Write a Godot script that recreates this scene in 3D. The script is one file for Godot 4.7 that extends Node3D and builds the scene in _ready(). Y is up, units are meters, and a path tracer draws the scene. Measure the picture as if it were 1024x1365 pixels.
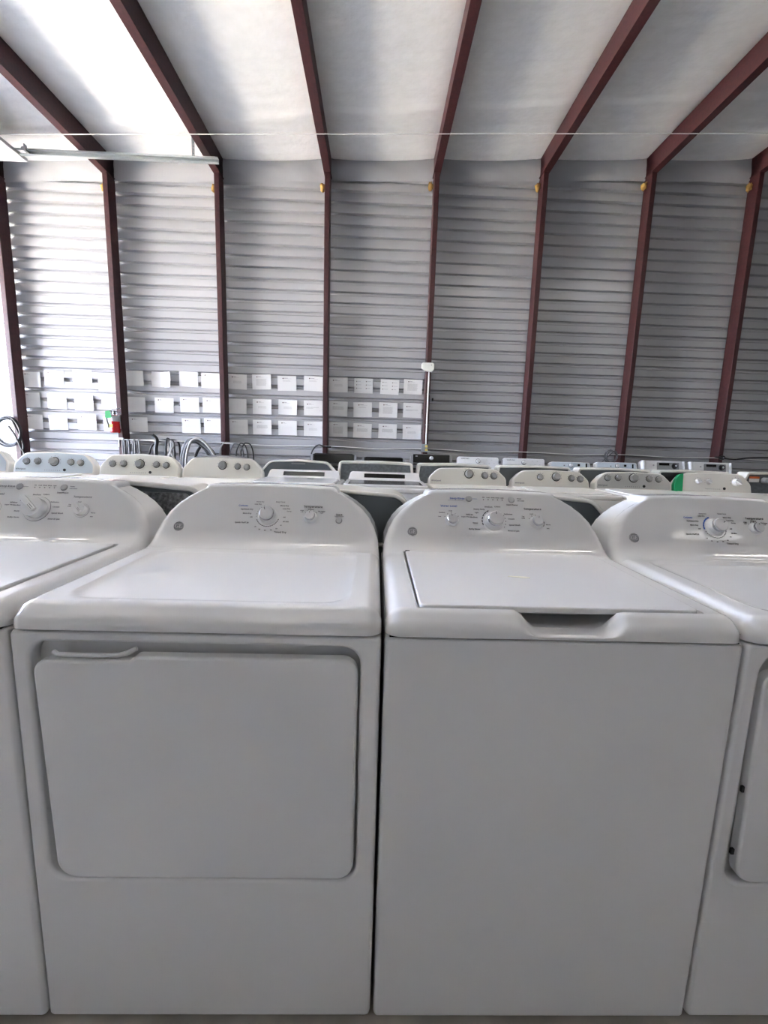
extends Node3D
# A used-appliance warehouse: rows of white washers and dryers before a corrugated steel wall.

var M := {}
var taken := {}
var cache := {}
var rng := RandomNumberGenerator.new()

const WALL_Z := -6.2
const LEFT_X := -10.0
const RIGHT_X := 10.5
const NEAR_Z := 10.0

func _ready() -> void:
	rng.seed = 11
	# ---------- camera ----------
	var cam := Camera3D.new()
	cam.name = "camera"
	cam.fov = rad_to_deg(2.0 * atan(682.5 / 586.94))
	cam.near = 0.02
	cam.far = 300.0
	cam.transform = Transform3D(Basis(Vector3.UP, -0.02242) * Basis(Vector3.RIGHT, -0.15518) * Basis(Vector3.BACK, 0.03013), Vector3(-0.02314, 1.24705, 0.77555))
	add_child(cam)
	cam.current = true
	# ---------- sky, sun, exposure ----------
	var we := WorldEnvironment.new()
	we.name = "world_environment"
	var env := Environment.new()
	env.background_mode = Environment.BG_SKY
	var sm := ProceduralSkyMaterial.new()
	sm.sky_top_color = Color(0.62, 0.71, 0.88)
	sm.sky_horizon_color = Color(0.88, 0.91, 0.97)
	sm.ground_bottom_color = Color(0.5, 0.49, 0.47)
	sm.ground_horizon_color = Color(0.62, 0.62, 0.62)
	sm.sky_energy_multiplier = 2.35
	sm.ground_energy_multiplier = 2.0
	var sky := Sky.new()
	sky.sky_material = sm
	env.sky = sky
	env.ambient_light_source = Environment.AMBIENT_SOURCE_DISABLED
	env.tonemap_mode = Environment.TONE_MAPPER_LINEAR
	env.tonemap_exposure = 10.5
	env.sdfgi_enabled = true
	env.ssao_enabled = true
	env.ssil_enabled = true
	we.environment = env
	add_child(we)
	var sun := DirectionalLight3D.new()
	sun.name = "sun"
	sun.light_color = Color(1.0, 0.96, 0.9)
	sun.light_energy = 15.5
	sun.light_angular_distance = 0.5
	sun.shadow_enabled = true
	sun.look_at_from_position(Vector3.ZERO, Vector3(-0.12, -0.83, 0.55), Vector3.UP)
	add_child(sun)
	materials()
	# ---------- structure ----------
	build_shell()
	build_back_wall()
	build_ceiling()
	build_door_opening()
	build_lights()
	# ---------- machines ----------
	build_front_row()
	build_row_b()
	build_row_c()
	build_row_d()
	build_row_e()
	# ---------- wall things ----------
	build_papers()
	build_wall_things()
	build_hoses()

# =====================================================================
# materials
# =====================================================================
func mat(key: String, c: Color, rough := 0.5, metal := 0.0) -> StandardMaterial3D:
	var m := StandardMaterial3D.new()
	m.resource_name = key
	m.albedo_color = c
	m.roughness = rough
	m.metallic = metal
	M[key] = m
	return m

func noise_tex(freq: float, a: Color, b: Color, sd: int, sz := 256) -> NoiseTexture2D:
	var n := FastNoiseLite.new()
	n.seed = sd
	n.frequency = freq
	n.fractal_octaves = 5
	var g := Gradient.new()
	g.set_color(0, a)
	g.set_color(1, b)
	var t := NoiseTexture2D.new()
	t.width = sz
	t.height = sz
	t.seamless = true
	t.noise = n
	t.color_ramp = g
	return t

func normal_tex(freq: float, sd: int, strength: float, sz := 256) -> NoiseTexture2D:
	var n := FastNoiseLite.new()
	n.seed = sd
	n.frequency = freq
	n.fractal_octaves = 4
	var t := NoiseTexture2D.new()
	t.width = sz
	t.height = sz
	t.seamless = true
	t.as_normal_map = true
	t.bump_strength = strength
	t.noise = n
	return t

func tri(m: StandardMaterial3D, s: float) -> void:
	m.uv1_triplanar = true
	m.uv1_world_triplanar = true
	m.uv1_scale = Vector3(s, s, s)

func materials() -> void:
	var m := mat("enamel", Color(0.87, 0.87, 0.872), 0.34)
	m = mat("enamel_top", Color(0.87, 0.87, 0.872), 0.06)
	m = mat("console_plastic", Color(0.87, 0.87, 0.872), 0.2)
	m = mat("almond_white", Color(0.9, 0.89, 0.865), 0.25)
	m = mat("panel_grey", Color(0.72, 0.72, 0.71), 0.4)
	m = mat("panel_blue_grey", Color(0.75, 0.79, 0.82), 0.35)
	m = mat("panel_warm", Color(0.84, 0.83, 0.79), 0.35)
	m = mat("panel_display", Color(0.52, 0.52, 0.53), 0.35)
	m = mat("knob_silver", Color(0.78, 0.78, 0.79), 0.3, 0.35)
	m = mat("knob_grey", Color(0.6, 0.6, 0.59), 0.35, 0.2)
	m = mat("chrome", Color(0.8, 0.8, 0.82), 0.12, 1.0)
	m = mat("grey_plastic", Color(0.55, 0.55, 0.56), 0.45)
	m = mat("dial_grey", Color(0.66, 0.66, 0.67), 0.45)
	m = mat("black_plastic", Color(0.055, 0.055, 0.06), 0.3)
	m = mat("black_gloss", Color(0.03, 0.03, 0.032), 0.12)
	m = mat("dark_gap", Color(0.06, 0.06, 0.065), 0.7)
	m = mat("galvanised", Color(0.52, 0.54, 0.55), 0.45, 0.35)
	m.albedo_texture = noise_tex(0.05, Color(0.8, 0.8, 0.8), Color(1, 1, 1), 21)
	tri(m, 2.2)
	m = mat("galvanised_worn", Color(0.66, 0.66, 0.66), 0.4, 0.5)
	m.albedo_texture = noise_tex(0.06, Color(0.5, 0.5, 0.5), Color(1, 1, 1), 22)
	tri(m, 4.0)
	m = mat("back_grey", Color(0.40, 0.42, 0.43), 0.5, 0.2)
	m = mat("lid_glass", Color(0.05, 0.05, 0.055), 0.2)
	m.metallic_specular = 0.3
	m = mat("green_tape", Color(0.13, 0.66, 0.42), 0.4)
	m = mat("ink_black", Color(0.09, 0.09, 0.1), 0.6)
	m = mat("ink_blue", Color(0.08, 0.32, 0.66), 0.5)
	m = mat("ink_grey", Color(0.42, 0.42, 0.44), 0.6)
	# steel siding (light grey coil coat), red oxide steel
	m = mat("siding", Color(0.66, 0.66, 0.668), 0.26, 0.1)
	m = mat("red_steel", Color(0.26, 0.11, 0.115), 0.5)
	m.albedo_texture = noise_tex(0.05, Color(0.72, 0.7, 0.7), Color(1, 1, 1), 32)
	tri(m, 1.5)
	m = mat("liner", Color(0.955, 0.95, 0.935), 0.55)
	m.albedo_texture = noise_tex(0.015, Color(0.96, 0.96, 0.955), Color(1, 1, 1), 33)
	m.normal_enabled = true
	m.normal_texture = normal_tex(0.03, 34, 2.0)
	m.normal_scale = 0.35
	tri(m, 1.2)
	m = mat("fibre", Color(0.6, 0.47, 0.24), 0.95)
	m = mat("concrete", Color(0.7, 0.68, 0.65), 0.6)
	m.albedo_texture = noise_tex(0.02, Color(0.8, 0.79, 0.78), Color(1, 1, 1), 41, 512)
	tri(m, 0.5)
	m = mat("yard", Color(0.8, 0.78, 0.74), 0.85)
	m.albedo_texture = noise_tex(0.03, Color(0.85, 0.85, 0.85), Color(1, 1, 1), 42)
	tri(m, 0.25)
	m = mat("zinc", Color(0.78, 0.8, 0.8), 0.3, 0.8)
	m = mat("door_white", Color(0.68, 0.68, 0.68), 0.45)
	m = mat("wire_white", Color(0.82, 0.82, 0.8), 0.5)
	m = mat("hose_grey", Color(0.34, 0.34, 0.35), 0.45)
	m = mat("hose_light", Color(0.58, 0.57, 0.55), 0.5)
	m = mat("hose_black", Color(0.05, 0.05, 0.055), 0.45)
	m = mat("ext_red", Color(0.62, 0.05, 0.07), 0.25)
	m = mat("ext_grey", Color(0.62, 0.63, 0.64), 0.4)
	m = mat("tag_green", Color(0.05, 0.5, 0.25), 0.5)
	m = mat("tag_yellow", Color(0.8, 0.75, 0.4), 0.5)
	m = mat("box_white", Color(0.9, 0.9, 0.86), 0.45)
	m = mat("outlet_grey", Color(0.55, 0.58, 0.6), 0.4, 0.5)
	m = mat("outlet_yellow", Color(0.85, 0.75, 0.4), 0.5)
	m = mat("label_orange", Color(0.85, 0.42, 0.2), 0.6)
	m = mat("paper_back", Color(0.85, 0.85, 0.84), 0.5)
	m = mat("residue", Color(0.84, 0.83, 0.76), 0.6)
	m = mat("fixture_white", Color(0.88, 0.88, 0.88), 0.35)
	m = mat("tube_glow", Color(1, 1, 1), 0.4)
	m.emission_enabled = true
	m.emission = Color(1.0, 0.985, 0.96)
	m.emission_energy_multiplier = 0.6

# =====================================================================
# mesh helpers
# =====================================================================
func amesh(v: PackedVector3Array, n: PackedVector3Array, ix: PackedInt32Array, uv := PackedVector2Array()) -> ArrayMesh:
	var a := []
	a.resize(Mesh.ARRAY_MAX)
	a[Mesh.ARRAY_VERTEX] = v
	a[Mesh.ARRAY_NORMAL] = n
	if uv.size() > 0:
		a[Mesh.ARRAY_TEX_UV] = uv
	a[Mesh.ARRAY_INDEX] = ix
	var me := ArrayMesh.new()
	me.add_surface_from_arrays(Mesh.PRIMITIVE_TRIANGLES, a)
	return me

# closed outline with rounded corners, counter-clockwise: [points, outward normals]
func round_poly(pts: Array, radii: Array, seg := 5) -> Array:
	var p := PackedVector2Array()
	var q := PackedVector2Array()
	var n := pts.size()
	for k in n:
		var v: Vector2 = pts[k]
		var a: Vector2 = pts[(k + n - 1) % n]
		var b: Vector2 = pts[(k + 1) % n]
		var di := (v - a).normalized()
		var do := (b - v).normalized()
		var ni := Vector2(di.y, -di.x)
		var turn := di.angle_to(do)
		var r: float = radii[k % radii.size()]
		if r < 0.00001 or absf(turn) < 0.001:
			p.append(v)
			q.append(ni)
			p.append(v)
			q.append(Vector2(do.y, -do.x))
			continue
		var t := minf(r * tan(absf(turn) / 2.0), 0.499 * minf(v.distance_to(a), v.distance_to(b)))
		r = t / tan(absf(turn) / 2.0)
		var sg := 1.0 if turn > 0 else -1.0
		var c := v - di * t - ni * r * sg
		for i in seg + 1:
			var nn := ni.rotated(turn * i / seg)
			p.append(c + nn * r * sg)
			q.append(nn)
	return [p, q]

func rect_pts(w: float, h: float) -> Array:
	return [Vector2(w / 2, -h / 2), Vector2(w / 2, h / 2), Vector2(-w / 2, h / 2), Vector2(-w / 2, -h / 2)]

func band(v: PackedVector3Array, n: PackedVector3Array, ix: PackedInt32Array, rings: Array) -> void:
	# rings: [points3, normals3]; ring index grows away from +z
	var m: int = rings[0][0].size()
	var base := v.size()
	for r in rings:
		v.append_array(r[0])
		n.append_array(r[1])
	for j in rings.size() - 1:
		for i in m:
			var i2 := (i + 1) % m
			var a := base + j * m + i
			var b := base + j * m + i2
			var c := base + (j + 1) * m + i2
			var d := base + (j + 1) * m + i
			ix.append_array(PackedInt32Array([a, b, c, a, c, d]))

func ring3(o: Array, inset: float, z: float, na: float) -> Array:
	var p := PackedVector3Array()
	var q := PackedVector3Array()
	for i in o[0].size():
		var a: Vector2 = o[0][i] - o[1][i] * inset
		p.append(Vector3(a.x, a.y, z))
		q.append(Vector3(o[1][i].x * cos(na), o[1][i].y * cos(na), sin(na)))
	return [p, q]

# solid with a rounded outline in XY, front at z = 0, depth towards -z, edges rounded by b
func prism(pts: Array, radii: Array, depth: float, b: float, seg := 5, bseg := 3, back_bevel := true) -> ArrayMesh:
	var rad := []
	for r in radii:
		rad.append(maxf(r, b + 0.0004))
	return prism_from(round_poly(pts, rad, seg), depth, b, bseg, back_bevel)

func prism_from(o: Array, depth: float, b: float, bseg := 3, back_bevel := true) -> ArrayMesh:
	var v := PackedVector3Array()
	var n := PackedVector3Array()
	var ix := PackedInt32Array()
	var rings := []
	for i in bseg + 1:
		var a := PI / 2 * (1.0 - float(i) / bseg)
		rings.append(ring3(o, b * (1.0 - cos(a)), -b + b * sin(a), a))
	if back_bevel:
		for i in bseg + 1:
			var a := -PI / 2 * float(i) / bseg
			rings.append(ring3(o, b * (1.0 - cos(a)), -depth + b + b * sin(a), a))
	else:
		rings.append(ring3(o, 0, -depth, 0))
	band(v, n, ix, rings)
	var flat := PackedVector2Array()
	for i in o[0].size():
		flat.append(o[0][i] - o[1][i] * b)
	cap(v, n, ix, flat, 0.0, true)
	if not back_bevel:
		flat = o[0]
	cap(v, n, ix, flat, -depth, false)
	return amesh(v, n, ix)

func cap(v: PackedVector3Array, n: PackedVector3Array, ix: PackedInt32Array, flat: PackedVector2Array, z: float, front: bool) -> void:
	var clean := PackedVector2Array()
	for i in flat.size():
		if clean.is_empty() or clean[clean.size() - 1].distance_to(flat[i]) > 0.00002:
			clean.append(flat[i])
	if clean.size() > 2 and clean[0].distance_to(clean[clean.size() - 1]) < 0.00002:
		clean.remove_at(clean.size() - 1)
	var t := Geometry2D.triangulate_polygon(clean)
	var base := v.size()
	for c in clean:
		v.append(Vector3(c.x, c.y, z))
		n.append(Vector3(0, 0, 1 if front else -1))
	for k in range(0, t.size(), 3):
		var a := clean[t[k]]
		var b := clean[t[k + 1]]
		var c := clean[t[k + 2]]
		var ccw := (b - a).cross(c - a) > 0
		if ccw == front:
			ix.append_array(PackedInt32Array([base + t[k], base + t[k + 2], base + t[k + 1]]))
		else:
			ix.append_array(PackedInt32Array([base + t[k], base + t[k + 1], base + t[k + 2]]))

# frame: outline with a hole; both outlines must have the same number of points
func frame_from(o: Array, h: Array, depth: float, b: float) -> ArrayMesh:
	var v := PackedVector3Array()
	var n := PackedVector3Array()
	var ix := PackedInt32Array()
	var hin := [h[0], PackedVector2Array()]
	for q in h[1]:
		hin[1].append(-q)
	var rings := [ring3(hin, 0, -depth, 0), ring3(hin, 0, -b, 0), ring3(hin, -b * 0.3, -b * 0.3, PI / 4), ring3(hin, -b, 0, PI / 2)]
	# hin normals point into the hole, so an inset of -b moves along them; flip sign to grow the hole
	rings[2] = ring3(hin, b * 0.3, -b * 0.3, PI / 4)
	rings[3] = ring3(hin, b, 0, PI / 2)
	rings.append(ring3(o, b, 0, PI / 2))
	rings.append(ring3(o, b * 0.3, -b * 0.3, PI / 4))
	rings.append(ring3(o, 0, -b, 0))
	rings.append(ring3(o, 0, -depth, 0))
	band(v, n, ix, rings)
	return amesh(v, n, ix)

func poly_frame(pts: Array, radii: Array, margin: float, depth: float, b: float, seg := 5) -> ArrayMesh:
	var o := round_poly(pts, radii, seg)
	var h := [PackedVector2Array(), o[1]]
	for i in o[0].size():
		h[0].append(o[0][i] - o[1][i] * margin)
	return frame_from(o, h, depth, b)

func rbox(w: float, h: float, d: float, r: float, b: float) -> ArrayMesh:
	var key := "rb%.4f,%.4f,%.4f,%.4f,%.4f" % [w, h, d, r, b]
	if not cache.has(key):
		cache[key] = prism(rect_pts(w, h), [maxf(r, b)], d, b, 4 if r > 0.004 else 2, 2)
	return cache[key]

# plain box with slightly chamfered edges, centred
func cbox(s: Vector3, b := 0.002) -> ArrayMesh:
	var key := "cb%.4f,%.4f,%.4f,%.4f" % [s.x, s.y, s.z, b]
	if not cache.has(key):
		var m := prism(rect_pts(s.x, s.y), [b], s.z, b, 1, 1)
		cache[key] = moved(m, Transform3D(Basis(), Vector3(0, 0, s.z / 2)))
	return cache[key]

func moved(m: Mesh, t: Transform3D) -> ArrayMesh:
	var st := SurfaceTool.new()
	st.append_from(m, 0, t)
	return st.commit()

func join(list: Array) -> ArrayMesh:
	var st := SurfaceTool.new()
	for l in list:
		st.append_from(l[0], 0, l[1])
	return st.commit()

func grid(nu: int, nv: int, f: Callable, flip := false, closed_u := false) -> ArrayMesh:
	var v := PackedVector3Array()
	var n := PackedVector3Array()
	var uv := PackedVector2Array()
	var ix := PackedInt32Array()
	for j in nv:
		for i in nu:
			v.append(f.call(i, j))
			uv.append(Vector2(float(i) / (nu - 1), float(j) / (nv - 1)))
	for j in nv:
		for i in nu:
			var a := v[j * nu + maxi(i - 1, 0)]
			var b := v[j * nu + mini(i + 1, nu - 1)]
			if closed_u and (i == 0 or i == nu - 1):
				a = v[j * nu + nu - 2]
				b = v[j * nu + 1]
			var c := v[maxi(j - 1, 0) * nu + i]
			var d := v[mini(j + 1, nv - 1) * nu + i]
			var nn := (d - c).cross(b - a).normalized()
			n.append(-nn if flip else nn)
	for j in nv - 1:
		for i in nu - 1:
			var a := j * nu + i
			var q := [a, a + 1, a + nu + 1, a, a + nu + 1, a + nu]
			if flip:
				q = [a, a + nu + 1, a + 1, a, a + nu, a + nu + 1]
			ix.append_array(PackedInt32Array(q))
	return amesh(v, n, ix, uv)

func tube(points: Array, r: float, seg := 8, smooth := true) -> ArrayMesh:
	var c := Curve3D.new()
	var pts := PackedVector3Array()
	if smooth and points.size() > 2:
		for k in points.size():
			var a: Vector3 = points[maxi(k - 1, 0)]
			var b: Vector3 = points[mini(k + 1, points.size() - 1)]
			var t := (b - a) / 6.0
			c.add_point(points[k], -t, t)
		c.bake_interval = 0.03
		pts = c.get_baked_points()
	else:
		for p in points:
			pts.append(p)
	var frames := []
	var up := Vector3(0.3, 0.9, 0.31).normalized()
	for k in pts.size():
		var t := (pts[mini(k + 1, pts.size() - 1)] - pts[maxi(k - 1, 0)]).normalized()
		var x := up - t * up.dot(t)
		if x.length() < 0.01:
			x = Vector3.RIGHT - t * t.x
		x = x.normalized()
		up = x
		frames.append([x, t.cross(x)])
	var v := PackedVector3Array()
	var n := PackedVector3Array()
	var ix := PackedInt32Array()
	for k in pts.size():
		for i in seg:
			var a := TAU * i / seg
			var d: Vector3 = frames[k][0] * cos(a) + frames[k][1] * sin(a)
			v.append(pts[k] + d * r)
			n.append(d)
	for k in pts.size() - 1:
		for i in seg:
			var a := k * seg + i
			var b := k * seg + (i + 1) % seg
			ix.append_array(PackedInt32Array([a, b + seg, b, a, a + seg, b + seg]))
	for e in 2:
		var k := 0 if e == 0 else pts.size() - 1
		var t := (pts[1] - pts[0]).normalized() * -1.0 if e == 0 else (pts[k] - pts[k - 1]).normalized()
		var base := v.size()
		v.append(pts[k])
		n.append(t)
		for i in seg:
			v.append(v[k * seg + i])
			n.append(t)
		for i in seg:
			if e == 0:
				ix.append_array(PackedInt32Array([base, base + 1 + i, base + 1 + (i + 1) % seg]))
			else:
				ix.append_array(PackedInt32Array([base, base + 1 + (i + 1) % seg, base + 1 + i]))
	return amesh(v, n, ix)

# turned shape round the z axis; profile = [radius, z] pairs running from front (+z) to back
func lathe(prof: Array, seg := 28) -> ArrayMesh:
	var v := PackedVector3Array()
	var n := PackedVector3Array()
	var ix := PackedInt32Array()
	for k in prof.size() - 1:
		var a: Vector2 = prof[k]
		var b: Vector2 = prof[k + 1]
		var d := (b - a).normalized()
		var nn := Vector2(-d.y, d.x)
		var base := v.size()
		for e in [a, b]:
			for i in seg:
				var t := TAU * i / seg
				v.append(Vector3(e.x * cos(t), e.x * sin(t), e.y))
				n.append(Vector3(nn.x * cos(t), nn.x * sin(t), nn.y))
		for i in seg:
			var i2 := (i + 1) % seg
			ix.append_array(PackedInt32Array([base + i, base + i2, base + seg + i2, base + i, base + seg + i2, base + seg + i]))
	return amesh(v, n, ix)

func part(called: String, me: Mesh, m: Material, parent: Node, t := Transform3D()) -> MeshInstance3D:
	var o := MeshInstance3D.new()
	o.name = called
	o.mesh = me
	o.material_override = m
	o.transform = t
	o.cast_shadow = GeometryInstance3D.SHADOW_CASTING_SETTING_ON
	parent.add_child(o, true)
	return o

func numbered(called: String) -> String:
	if not taken.has(called):
		taken[called] = 0
		return called
	taken[called] += 1
	return "%s_%03d" % [called, taken[called]]

func thing(called: String, label: String, category: String, at := Vector3.ZERO, turn := 0.0, group := "") -> Node3D:
	var o := Node3D.new()
	o.name = numbered(called)
	add_child(o)
	o.position = at
	o.rotation.y = turn
	meta(o, label, category, group)
	return o

func meta(o: Node, label: String, category: String, group := "") -> void:
	o.set_meta("label", label)
	o.set_meta("category", category)
	if group != "":
		o.set_meta("group", group)

func single(called: String, me: Mesh, m: Material, label: String, category: String, t := Transform3D(), group := "") -> MeshInstance3D:
	var o := part(numbered(called), me, m, self, t)
	meta(o, label, category, group)
	return o

func structure(called: String) -> Node3D:
	var o := Node3D.new()
	o.name = called
	add_child(o)
	o.set_meta("kind", "structure")
	return o

func at(x: float, y: float, z: float) -> Transform3D:
	return Transform3D(Basis(), Vector3(x, y, z))

const UPRIGHT := Basis(Vector3(1, 0, 0), Vector3(0, 0, -1), Vector3(0, 1, 0))

# print lying on a face frame
func print_text(s: String, h: float, m: Material, parent: Node, f: Transform3D, serif := false, bold := true) -> void:
	var key := "txt%s|%.4f|%s|%s" % [s, h, serif, bold]
	if not cache.has(key):
		var t := TextMesh.new()
		var fo := SystemFont.new()
		fo.font_names = PackedStringArray(["Droid Serif" if serif else "Droid Sans"])
		if bold:
			fo.font_weight = 700
		if serif:
			fo.font_italic = true
		t.font = fo
		t.text = s
		t.font_size = 32
		t.pixel_size = h / 32.0
		t.depth = 0.0004
		t.curve_step = 4.0
		cache[key] = t
	part("printed_text", cache[key], m, parent, f * at(0, 0, 0.0006))

# =====================================================================
# room shell
# =====================================================================
func ceil_y(x: float) -> float:
	return 5.225 + 0.04 * x

func build_shell() -> void:
	var f := structure("floor")
	part("slab", cbox(Vector3(RIGHT_X - LEFT_X + 0.4, 0.2, NEAR_Z - WALL_Z + 0.6), 0.005), M.concrete, f, at((RIGHT_X + LEFT_X) / 2, -0.1, (NEAR_Z + WALL_Z) / 2))
	var y := structure("floor_outside")
	part("apron", cbox(Vector3(60, 0.2, 80), 0.005), M.yard, y, at(LEFT_X - 30.25, -0.13, 0))
	# left wall with the big door opening
	var l := structure("wall_left")
	var z0 := DOOR_Z0
	var z1 := DOOR_Z1
	var hgt := 5.3
	for b in [[WALL_Z - 0.1, z0, 0.0, hgt], [z1, NEAR_Z + 0.1, 0.0, hgt], [z0, z1, DOOR_H, hgt]]:
		part("wall_sheet", cbox(Vector3(0.16, b[3] - b[2], b[1] - b[0]), 0.004), M.siding, l, at(LEFT_X - 0.08, (b[2] + b[3]) / 2, (b[0] + b[1]) / 2))
	var r := structure("wall_right")
	part("wall_sheet", cbox(Vector3(0.16, 6.0, NEAR_Z - WALL_Z + 0.4), 0.004), M.siding, r, at(RIGHT_X + 0.08, 3.0, (NEAR_Z + WALL_Z) / 2))
	var n := structure("wall_front")
	part("wall_sheet", cbox(Vector3(RIGHT_X - LEFT_X + 0.4, 6.0, 0.16), 0.004), M.siding, n, at((RIGHT_X + LEFT_X) / 2, 3.0, NEAR_Z + 0.1))

const DOOR_Z0 := -5.75
const DOOR_Z1 := -1.6
const DOOR_H := 4.5
const POST_X0 := -0.80
const BAY := 1.53
const RIB := 0.1524

func build_back_wall() -> void:
	var w := structure("wall_back")
	# one trapezoid rib profile; six ribs to a sheet
	var x0 := LEFT_X - 0.05
	var x1 := RIGHT_X + 0.05
	var prof := PackedVector2Array()
	var sheet := RIB * 6.0
	for k in 6:
		var y := k * RIB
		for q in [[0.0, 0.0], [0.089, 0.0], [0.091, -0.001], [0.104, -0.038], [0.106, -0.039], [0.134, -0.039], [0.136, -0.038], [0.1505, -0.001], [0.1523, 0.0]]:
			prof.append(Vector2(y + q[0], q[1]))
	var nv := prof.size()
	var st := SurfaceTool.new()
	st.begin(Mesh.PRIMITIVE_TRIANGLES)
	for j in nv - 1:
		var a := prof[j]
		var b := prof[j + 1]
		var nn := Vector3(0, -(b.y - a.y), b.x - a.x).normalized()
		var q := [Vector3(x0, a.x, a.y), Vector3(x0, b.x, b.y), Vector3(x1, b.x, b.y), Vector3(x1, a.x, a.y)]
		for i in [0, 1, 2, 0, 2, 3]:
			st.set_normal(nn)
			st.add_vertex(q[i])
	var me := st.commit()
	for k in 7:
		part("siding_sheet", me, M.siding, w, at(0, -0.05 + k * sheet, WALL_Z))
	part("outer_skin", cbox(Vector3(x1 - x0 + 0.4, 6.2, 0.05), 0.002), M.galvanised, w, at((x0 + x1) / 2, 3.0, WALL_Z - 0.08))
	# posts
	for k in range(-5, 8):
		var x := POST_X0 + BAY * k
		var top := ceil_y(x)
		part("post", cbox(Vector3(0.072, top, 0.19), 0.006), M.red_steel, w, at(x, top / 2, WALL_Z + 0.105))
		# liner flap above the ribbed siding, its shade painted in by siding grey
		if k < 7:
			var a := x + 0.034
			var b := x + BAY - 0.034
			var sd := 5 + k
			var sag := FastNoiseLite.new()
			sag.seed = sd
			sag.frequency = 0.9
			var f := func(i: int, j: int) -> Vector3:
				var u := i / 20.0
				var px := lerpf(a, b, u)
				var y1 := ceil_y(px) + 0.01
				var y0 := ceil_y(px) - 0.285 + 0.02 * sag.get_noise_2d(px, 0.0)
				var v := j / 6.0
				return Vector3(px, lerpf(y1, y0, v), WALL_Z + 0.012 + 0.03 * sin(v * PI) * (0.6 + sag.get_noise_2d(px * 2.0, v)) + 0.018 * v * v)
			part("shaded_liner_flap", grid(21, 7, f), M.siding, w)
		# tuft of insulation by the top of the post
		if k >= -3 and k <= 6:
			part("insulation_tuft", tuft(40 + k), M.fibre, w, at(x - 0.075, ceil_y(x) - 0.40 + 0.01 * (k % 2), WALL_Z + 0.09))

func tuft(sd: int) -> ArrayMesh:
	var n := FastNoiseLite.new()
	n.seed = sd
	n.frequency = 1.6
	var f := func(i: int, j: int) -> Vector3:
		var a := TAU * i / 10.0
		var b := PI * j / 7.0
		var d := Vector3(sin(b) * cos(a), cos(b), sin(b) * sin(a))
		return d * Vector3(0.036, 0.052, 0.045) * (1.0 + 0.8 * n.get_noise_3dv(d))
	return grid(11, 8, f, true, true)

func build_ceiling() -> void:
	var c := structure("ceiling")
	var w := RIGHT_X - LEFT_X + 0.5
	var slab := cbox(Vector3(w, 0.12, NEAR_Z - WALL_Z + 0.5), 0.004)
	part("roof_deck", slab, M.siding, c, Transform3D(Basis(Vector3.BACK, atan(0.04)), Vector3((LEFT_X + RIGHT_X) / 2, ceil_y((LEFT_X + RIGHT_X) / 2) + 0.15, (NEAR_Z + WALL_Z) / 2)))
	for k in range(-5, 8):
		var x := POST_X0 + BAY * k
		var depth := 0.27
		var len := NEAR_Z - WALL_Z - 0.02
		part("rafter", cbox(Vector3(0.072, depth, len), 0.006), M.red_steel, c, at(x, ceil_y(x) - depth / 2 + 0.02, WALL_Z + 0.01 + len / 2))
		# thin lower flange lip of the rafter
		part("rafter_flange", cbox(Vector3(0.1, 0.012, len), 0.003), M.red_steel, c, at(x, ceil_y(x) - depth + 0.018, WALL_Z + 0.02 + len / 2))
		if k < 7:
			var a := x
			var b := x + BAY
			var nz := FastNoiseLite.new()
			nz.seed = 60 + k
			nz.frequency = 1.0
			var zs := []
			var z := WALL_Z + 0.005
			while z < NEAR_Z:
				zs.append(z)
				z += 0.04 if z < -3.0 else 0.5
			zs.append(NEAR_Z)
			var f := func(i: int, j: int) -> Vector3:
				var u := i / 16.0
				var px := lerpf(a, b, u)
				var pz: float = zs[j]
				var bow := sin(u * PI)
				var y := ceil_y(px) + 0.03 - 0.045 * pow(bow, 0.6)
				# long cross wrinkles of the stretched liner
				y += 0.006 * nz.get_noise_2d(px * 0.5, pz * 9.0) * bow
				y += 0.01 * nz.get_noise_2d(px * 0.3, pz * 2.0) * bow
				# taped lap joint near the wall
				var zz := pz - (-5.42 + 0.055 * (px + 4.0) + 0.03 * nz.get_noise_2d(px, 5.0))
				if zz < 0.02:
					y -= 0.022 * smoothstep(0.02, -0.02, zz) * smoothstep(-0.4, 0.0, zz) * pow(bow, 0.3)
				return Vector3(px, y, pz)
			part("liner_sheet", grid(17, zs.size(), f, true), M.liner, c)

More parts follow.
